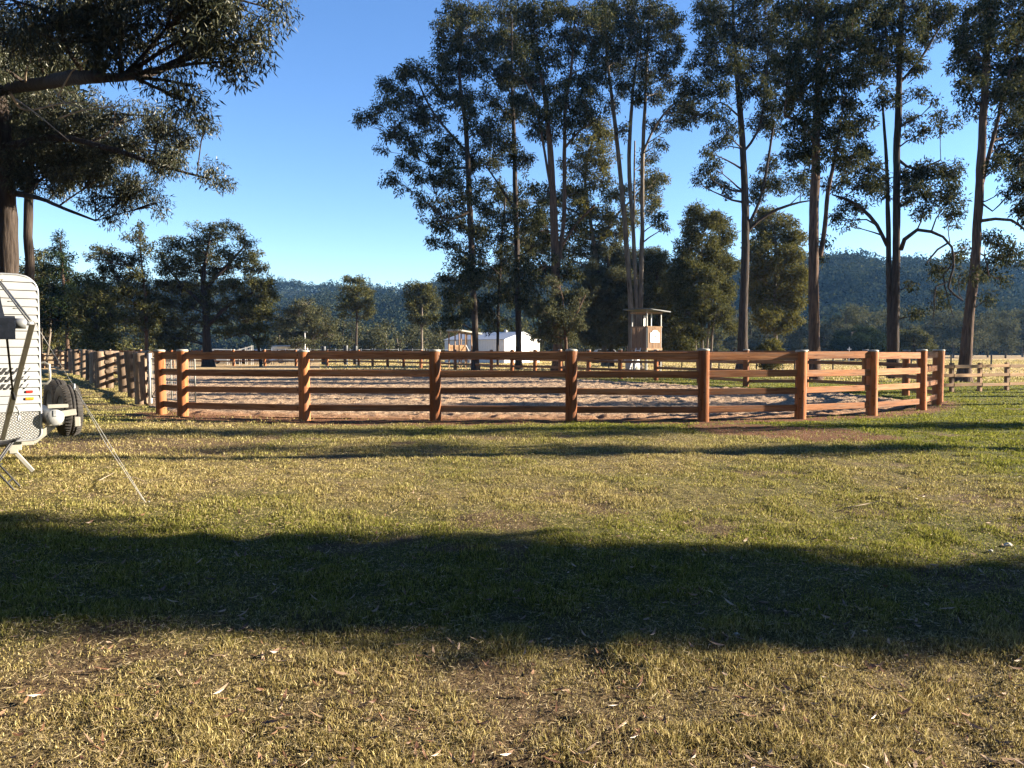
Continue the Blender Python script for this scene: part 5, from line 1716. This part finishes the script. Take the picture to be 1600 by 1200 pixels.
# local: gable end faces -Y, ridge runs along +Y
MB().prism([(-GW / 2, 0), (GW / 2, 0), (GW / 2, EH), (0, AH), (-GW / 2, EH)], 0, SL_).build('walls', M['shed'], sh)
rb_ = MB()
for k_ in range(26):
    rb_.box((-GW / 2 - .012, .2 + k_ * SL_ / 26, EH / 2), (.03, .06, EH))
for k_ in range(22):
    xk = -GW / 2 + .15 + k_ * GW / 22
    rb_.box((xk, -.012, (EH + (1 - abs(xk) / (GW / 2)) * (AH - EH)) / 2), (.06, .02, EH + (1 - abs(xk) / (GW / 2)) * (AH - EH) - .05))
rb_.build('cladding', M['shed'], sh)
for s_ in (-1, 1):
    ang = math.atan2(AH - EH, GW / 2)
    ln = math.hypot(GW / 2, AH - EH) + .18
    MB().box((s_ * (GW / 4 + .04), SL_ / 2, (EH + AH) / 2 + .05), (ln, SL_ + .3, .06), Matrix.Rotation(s_ * ang, 3, 'Y')).build('roof', M['roof'], sh)
MB().box((1.9, -.03, 1.05), (.9, .04, 2.1)).build('door', M['cream'], sh)
MB().lathe([(.001, .35), (.12, .35), (.2, .2), (.2, 0)], (0, 2.6, AH + .05), 'Z', 14).build('vent', M['steel'], sh)


# ------------------------------------------------------------------ vehicles and yard things far behind
def car(label, loc, rz, paint, van=False, group=None):
    c = thing('parked_car', label, 'car', loc, rz, group)
    if van:
        prof = [(-2.3, .35), (2.3, .35), (2.35, .9), (2.0, 1.05), (1.45, 1.95), (-2.25, 1.98), (-2.33, 1.0)]
    else:
        prof = [(-2.25, .35), (2.25, .35), (2.3, .75), (2.1, .95), (1.1, 1.05), (.55, 1.62), (-1.5, 1.68), (-2.15, 1.05), (-2.28, .9)]
    MB().prism(prof, -.85, .85).build('body', M[paint], c)
    gl_ = MB()
    if van:
        gl_.box((-.3, -.855, 1.55), (3.0, .02, .5)).box((-.3, .855, 1.55), (3.0, .02, .5))
    else:
        for yy_ in (-.858, .858):
            gl_.prism([(-1.45, 1.08), (.95, 1.08), (.5, 1.54), (-1.3, 1.58)], yy_ - .008, yy_ + .008)
    gl_.build('side_window', M['glass'], c)
    for xw in (-1.4, 1.4):
        for yw in (-.8, .8):
            w_o = MB().lathe([(.19, -.1), (.30, -.1), (.33, -.06), (.33, .06), (.30, .1), (.19, .1)], (0, 0, 0), 'Y', 20).build('wheel', M['rubber'], c, (xw, yw, .33))
            MB().lathe([(.001, -.07), (.19, -.08)] if yw < 0 else [(.19, .08), (.001, .07)], (0, 0, 0), 'Y', 16).build('rim', M['steel'], w_o)
    MB().box((2.29, -.6, .78), (.06, .3, .14), None, .01).build('headlight', M['white'], c)
    MB().box((2.29, .6, .78), (.06, .3, .14), None, .01).build('headlight', M['white'], c)
    return c


car('white parked car beyond the rear rails under the spreading tree', (-32.5, 88, 0), R(8), 'white')
car('dark blue parked car between the white vehicles behind the rear rails', (-29.0, 86, 0), R(-6), 'bluepaint')
car('silver parked car behind the rear rails near the white light pole', (-25.6, 90, 0), R(12), 'carpaint')
car('dark blue parked car half hidden behind the middle stand right of the shed', (8.2, 88, 0), R(5), 'bluepaint')
car('white parked car behind the fence between the twin-stemmed gum and the sign tower', (11.4, 90, 0), R(-8), 'white')


def far_caravan(label, loc, rz):
    c = thing('caravan', label, 'caravan', loc, rz)
    pf_ = [(-2.4, .5), (2.2, .5), (2.5, 1.2), (2.3, 2.3), (2.0, 2.55), (-2.2, 2.55), (-2.45, 2.3)]
    MB().prism(pf_, -1.1, 1.1).build('body', M['white'], c)
    for xw in (-1.2, .5):
        MB().box((xw, -1.105, 1.75), (.8, .03, .5), None, .01).build('window', M['glass'], c)
    MB().box((1.6, -1.108, 1.4), (.65, .03, 1.75), None, .01).build('door', M['cream'], c)
    for yw in (-1.0, 1.0):
        MB().lathe([(.001, -.1), (.30, -.1), (.33, -.06), (.33, .06), (.30, .1), (.001, .1)], (0, 0, 0), 'Y', 20).build('wheel', M['rubber'], c, (-.2, yw, .33))
    MB().bar((2.2, -.5, .5), (3.5, 0, .48), .07, .08).bar((2.2, .5, .5), (3.5, 0, .48), .07, .08).build('drawbar', M['darksteel'], c)
    MB().box((-.1, -1.75, 2.5), (3.6, 1.3, .05), Matrix.Rotation(R(6), 3, 'X')).build('awning', M['cream'], c)
    c.scale = (.85, .85, .82)
    return c


far_caravan('small white caravan with awning out, beside the light pole far behind the arena', (-28.0, 97, 0), R(-4))
lp = thing('light_pole', 'slim white light pole behind the second front fence post', 'pole', (-25.3, 94, 0))
MB().tube([(0, 0, -.05), (0, 0, 3.75)], [.07, .045], 10).build('pole', M['white'], lp)
MB().box((.12, 0, 3.75), (.4, .16, .08), None, .01).build('lamp_head', M['steel'], lp)
# loading ramp
lr = thing('loading_ramp', 'white steel cattle loading ramp under the spreading tree', 'ramp', (-28.3, 80, 0), R(10))
rm = MB()
for yy_ in (-.5, .5):
    for k_ in range(4):
        rm.bar((-1.2, yy_, .3 + k_ * .32), (1.2, yy_, 1.0 + k_ * .32), .05, .06)
    for k_ in range(5):
        x_ = -1.2 + k_ * .6
        rm.bar((x_, yy_, 0), (x_, yy_, 1.35 + .29 * (x_ + 1.2)), .06, .06)
rm.build('side_rails', M['white'], lr)
MB().bar((-1.2, 0, .3), (1.2, 0, 1.0), .9, .06).build('deck', M['oldrail'], lr)
# steel stockyard panels
for i in range(9):
    x_, y_ = -27.0 + i * 2.75, 82.5 - i * .25
    p_ = thing('cattle_hurdle', 'grey steel stockyard hurdle in the row behind the rear arena rails', 'hurdle', (x_, y_, 0), R(-5 + random.uniform(-6, 6)), 'steel stockyard hurdles')
    b_ = MB()
    for k_ in range(6):
        b_.tube([(-1.25, 0, .25 + k_ * .27), (1.25, 0, .25 + k_ * .27)], .028, 6)
    b_.build('rails', M['steel'], p_)
    for xx_ in (-1.25, 0, 1.25):
        MB().tube([(xx_, 0, -.03), (xx_, 0, 1.72)], .035, 6).build('upright', M['steel'], p_)
for (x_, y_, h_) in ((-19.6, 80, 1.95), (-17.3, 80, 2.05), (-16.4, 80.5, 2.0)):
    b_ = d_post(.24, h_, 12, int(abs(x_) * 10), .03).build('yard_post', M['darksteel'], None, (x_, y_, 0))
    tag(b_, 'stout black yard post standing taller than the stockyard hurdles', 'post', 'black yard posts')
# meter box on posts by the bush
mbx = thing('meter_box', 'grey metal box on two white posts beside the round bush', 'box', (20.6, 59, 0))
MB().box((0, 0, .95), (.62, .3, .75), None, .015).build('housing', M['steel'], mbx)
for xx_ in (-.25, .25):
    MB().box((xx_, .18, .6), (.07, .06, 1.3)).build('post', M['white'], mbx)
mk = thing('marker_post', 'thin white marker post with crossbar out in the right paddock', 'post', (43, 98, 0))
MB().box((0, 0, .95), (.08, .08, 2.0)).build('post', M['white'], mk)
MB().box((0, -.05, 1.65), (.5, .03, .12)).build('crossbar', M['white'], mk)
dr = MB().lathe([(.001, 0), (.42, 0), (.44, .05), (.44, .5), (.455, .55), (.44, .6), (.44, 1.1), (.40, 1.16), (.001, 1.16)], (0, 0, 0), 'Z', 28).build('water_drum', M['cream'], None, (7.3, 46.5, 0))
tag(dr, 'pale plastic drum on the ground under the sign tower', 'drum')

# stones and twigs on the lawn
def pebble(name, label, px, py, s, seed):
    x_, y_ = gnd(px, py)
    rr = random.Random(seed)
    b = MB()
    vs, fs = [], []
    n1, n2 = 6, 10
    for i in range(n1 + 1):
        th = math.pi * i / n1
        for k_ in range(n2):
            a = 2 * math.pi * k_ / n2
            q = 1 + rr.uniform(-.14, .14)
            vs.append((s * q * math.sin(th) * math.cos(a), s * .8 * q * math.sin(th) * math.sin(a), s * .55 * q * math.cos(th) + s * .3))
    for i in range(n1):
        for k_ in range(n2):
            fs.append((i * n2 + k_, (i + 1) * n2 + k_, (i + 1) * n2 + (k_ + 1) % n2, i * n2 + (k_ + 1) % n2))
    b.add(vs, fs, True)
    return tag(b.build(name, M['stone'], None, (x_, y_, float(f_height(np.array(x_), np.array(y_))))), label, 'stone')


pebble('stone', 'pale rounded stone on the lawn near the right edge', 1575, 850, .036, 1)
pebble('stone', 'small white stone in the grass left of the pale rounded stone', 1548, 858, .018, 2)
pebble('stone', 'little pale stone in the shaded band of lawn', 1150, 998, .02, 3)


def twig(label, pts, r0, seed):
    rr = random.Random(seed)
    P = []
    for px, py in pts:
        x_, y_ = gnd(px, py)
        P.append((x_, y_, float(f_height(np.array(x_), np.array(y_))) + .03 + rr.uniform(0, .02)))
    b = MB().tube(P, [r0 * (1 - .6 * i / (len(P) - 1)) for i in range(len(P))], 6)
    o_ = Vector(P[0])
    b.v = [tuple(Vector(v) - o_) for v in b.v]
    return tag(b.build('twig', M['deadwood'], None, o_), label, 'twig')


twig('forked fallen twig on the green lawn right of centre', [(1318, 796), (1350, 792), (1378, 786), (1392, 790)], .007, 1)
twig('pale straight stick lying on the grass near the guy rope', [(192, 758), (208, 756), (226, 757)], .006, 2)
twig('thin broken stick slanting towards the guy rope', [(155, 757), (168, 750), (180, 744)], .006, 3)

# ------------------------------------------------------------------ haze
hz = MB().box((0, 560, 45), (2600, 1300, 98))
hm = bpy.data.materials.new('air_haze')
hm.use_nodes = True
hn = hm.node_tree
hn.nodes.clear()
ho = hn.nodes.new('ShaderNodeOutputMaterial')
pv = hn.nodes.new('ShaderNodeVolumePrincipled')
pv.inputs['Color'].default_value = (.22, .5, 1.0, 1)
pv.inputs['Density'].default_value = .00011
pv.inputs['Anisotropy'].default_value = .2
hn.links.new(pv.outputs[0], ho.inputs['Volume'])
o = hz.build('haze', hm)
tag(o, 'thin blue morning haze filling the valley air', 'haze', kind='stuff')
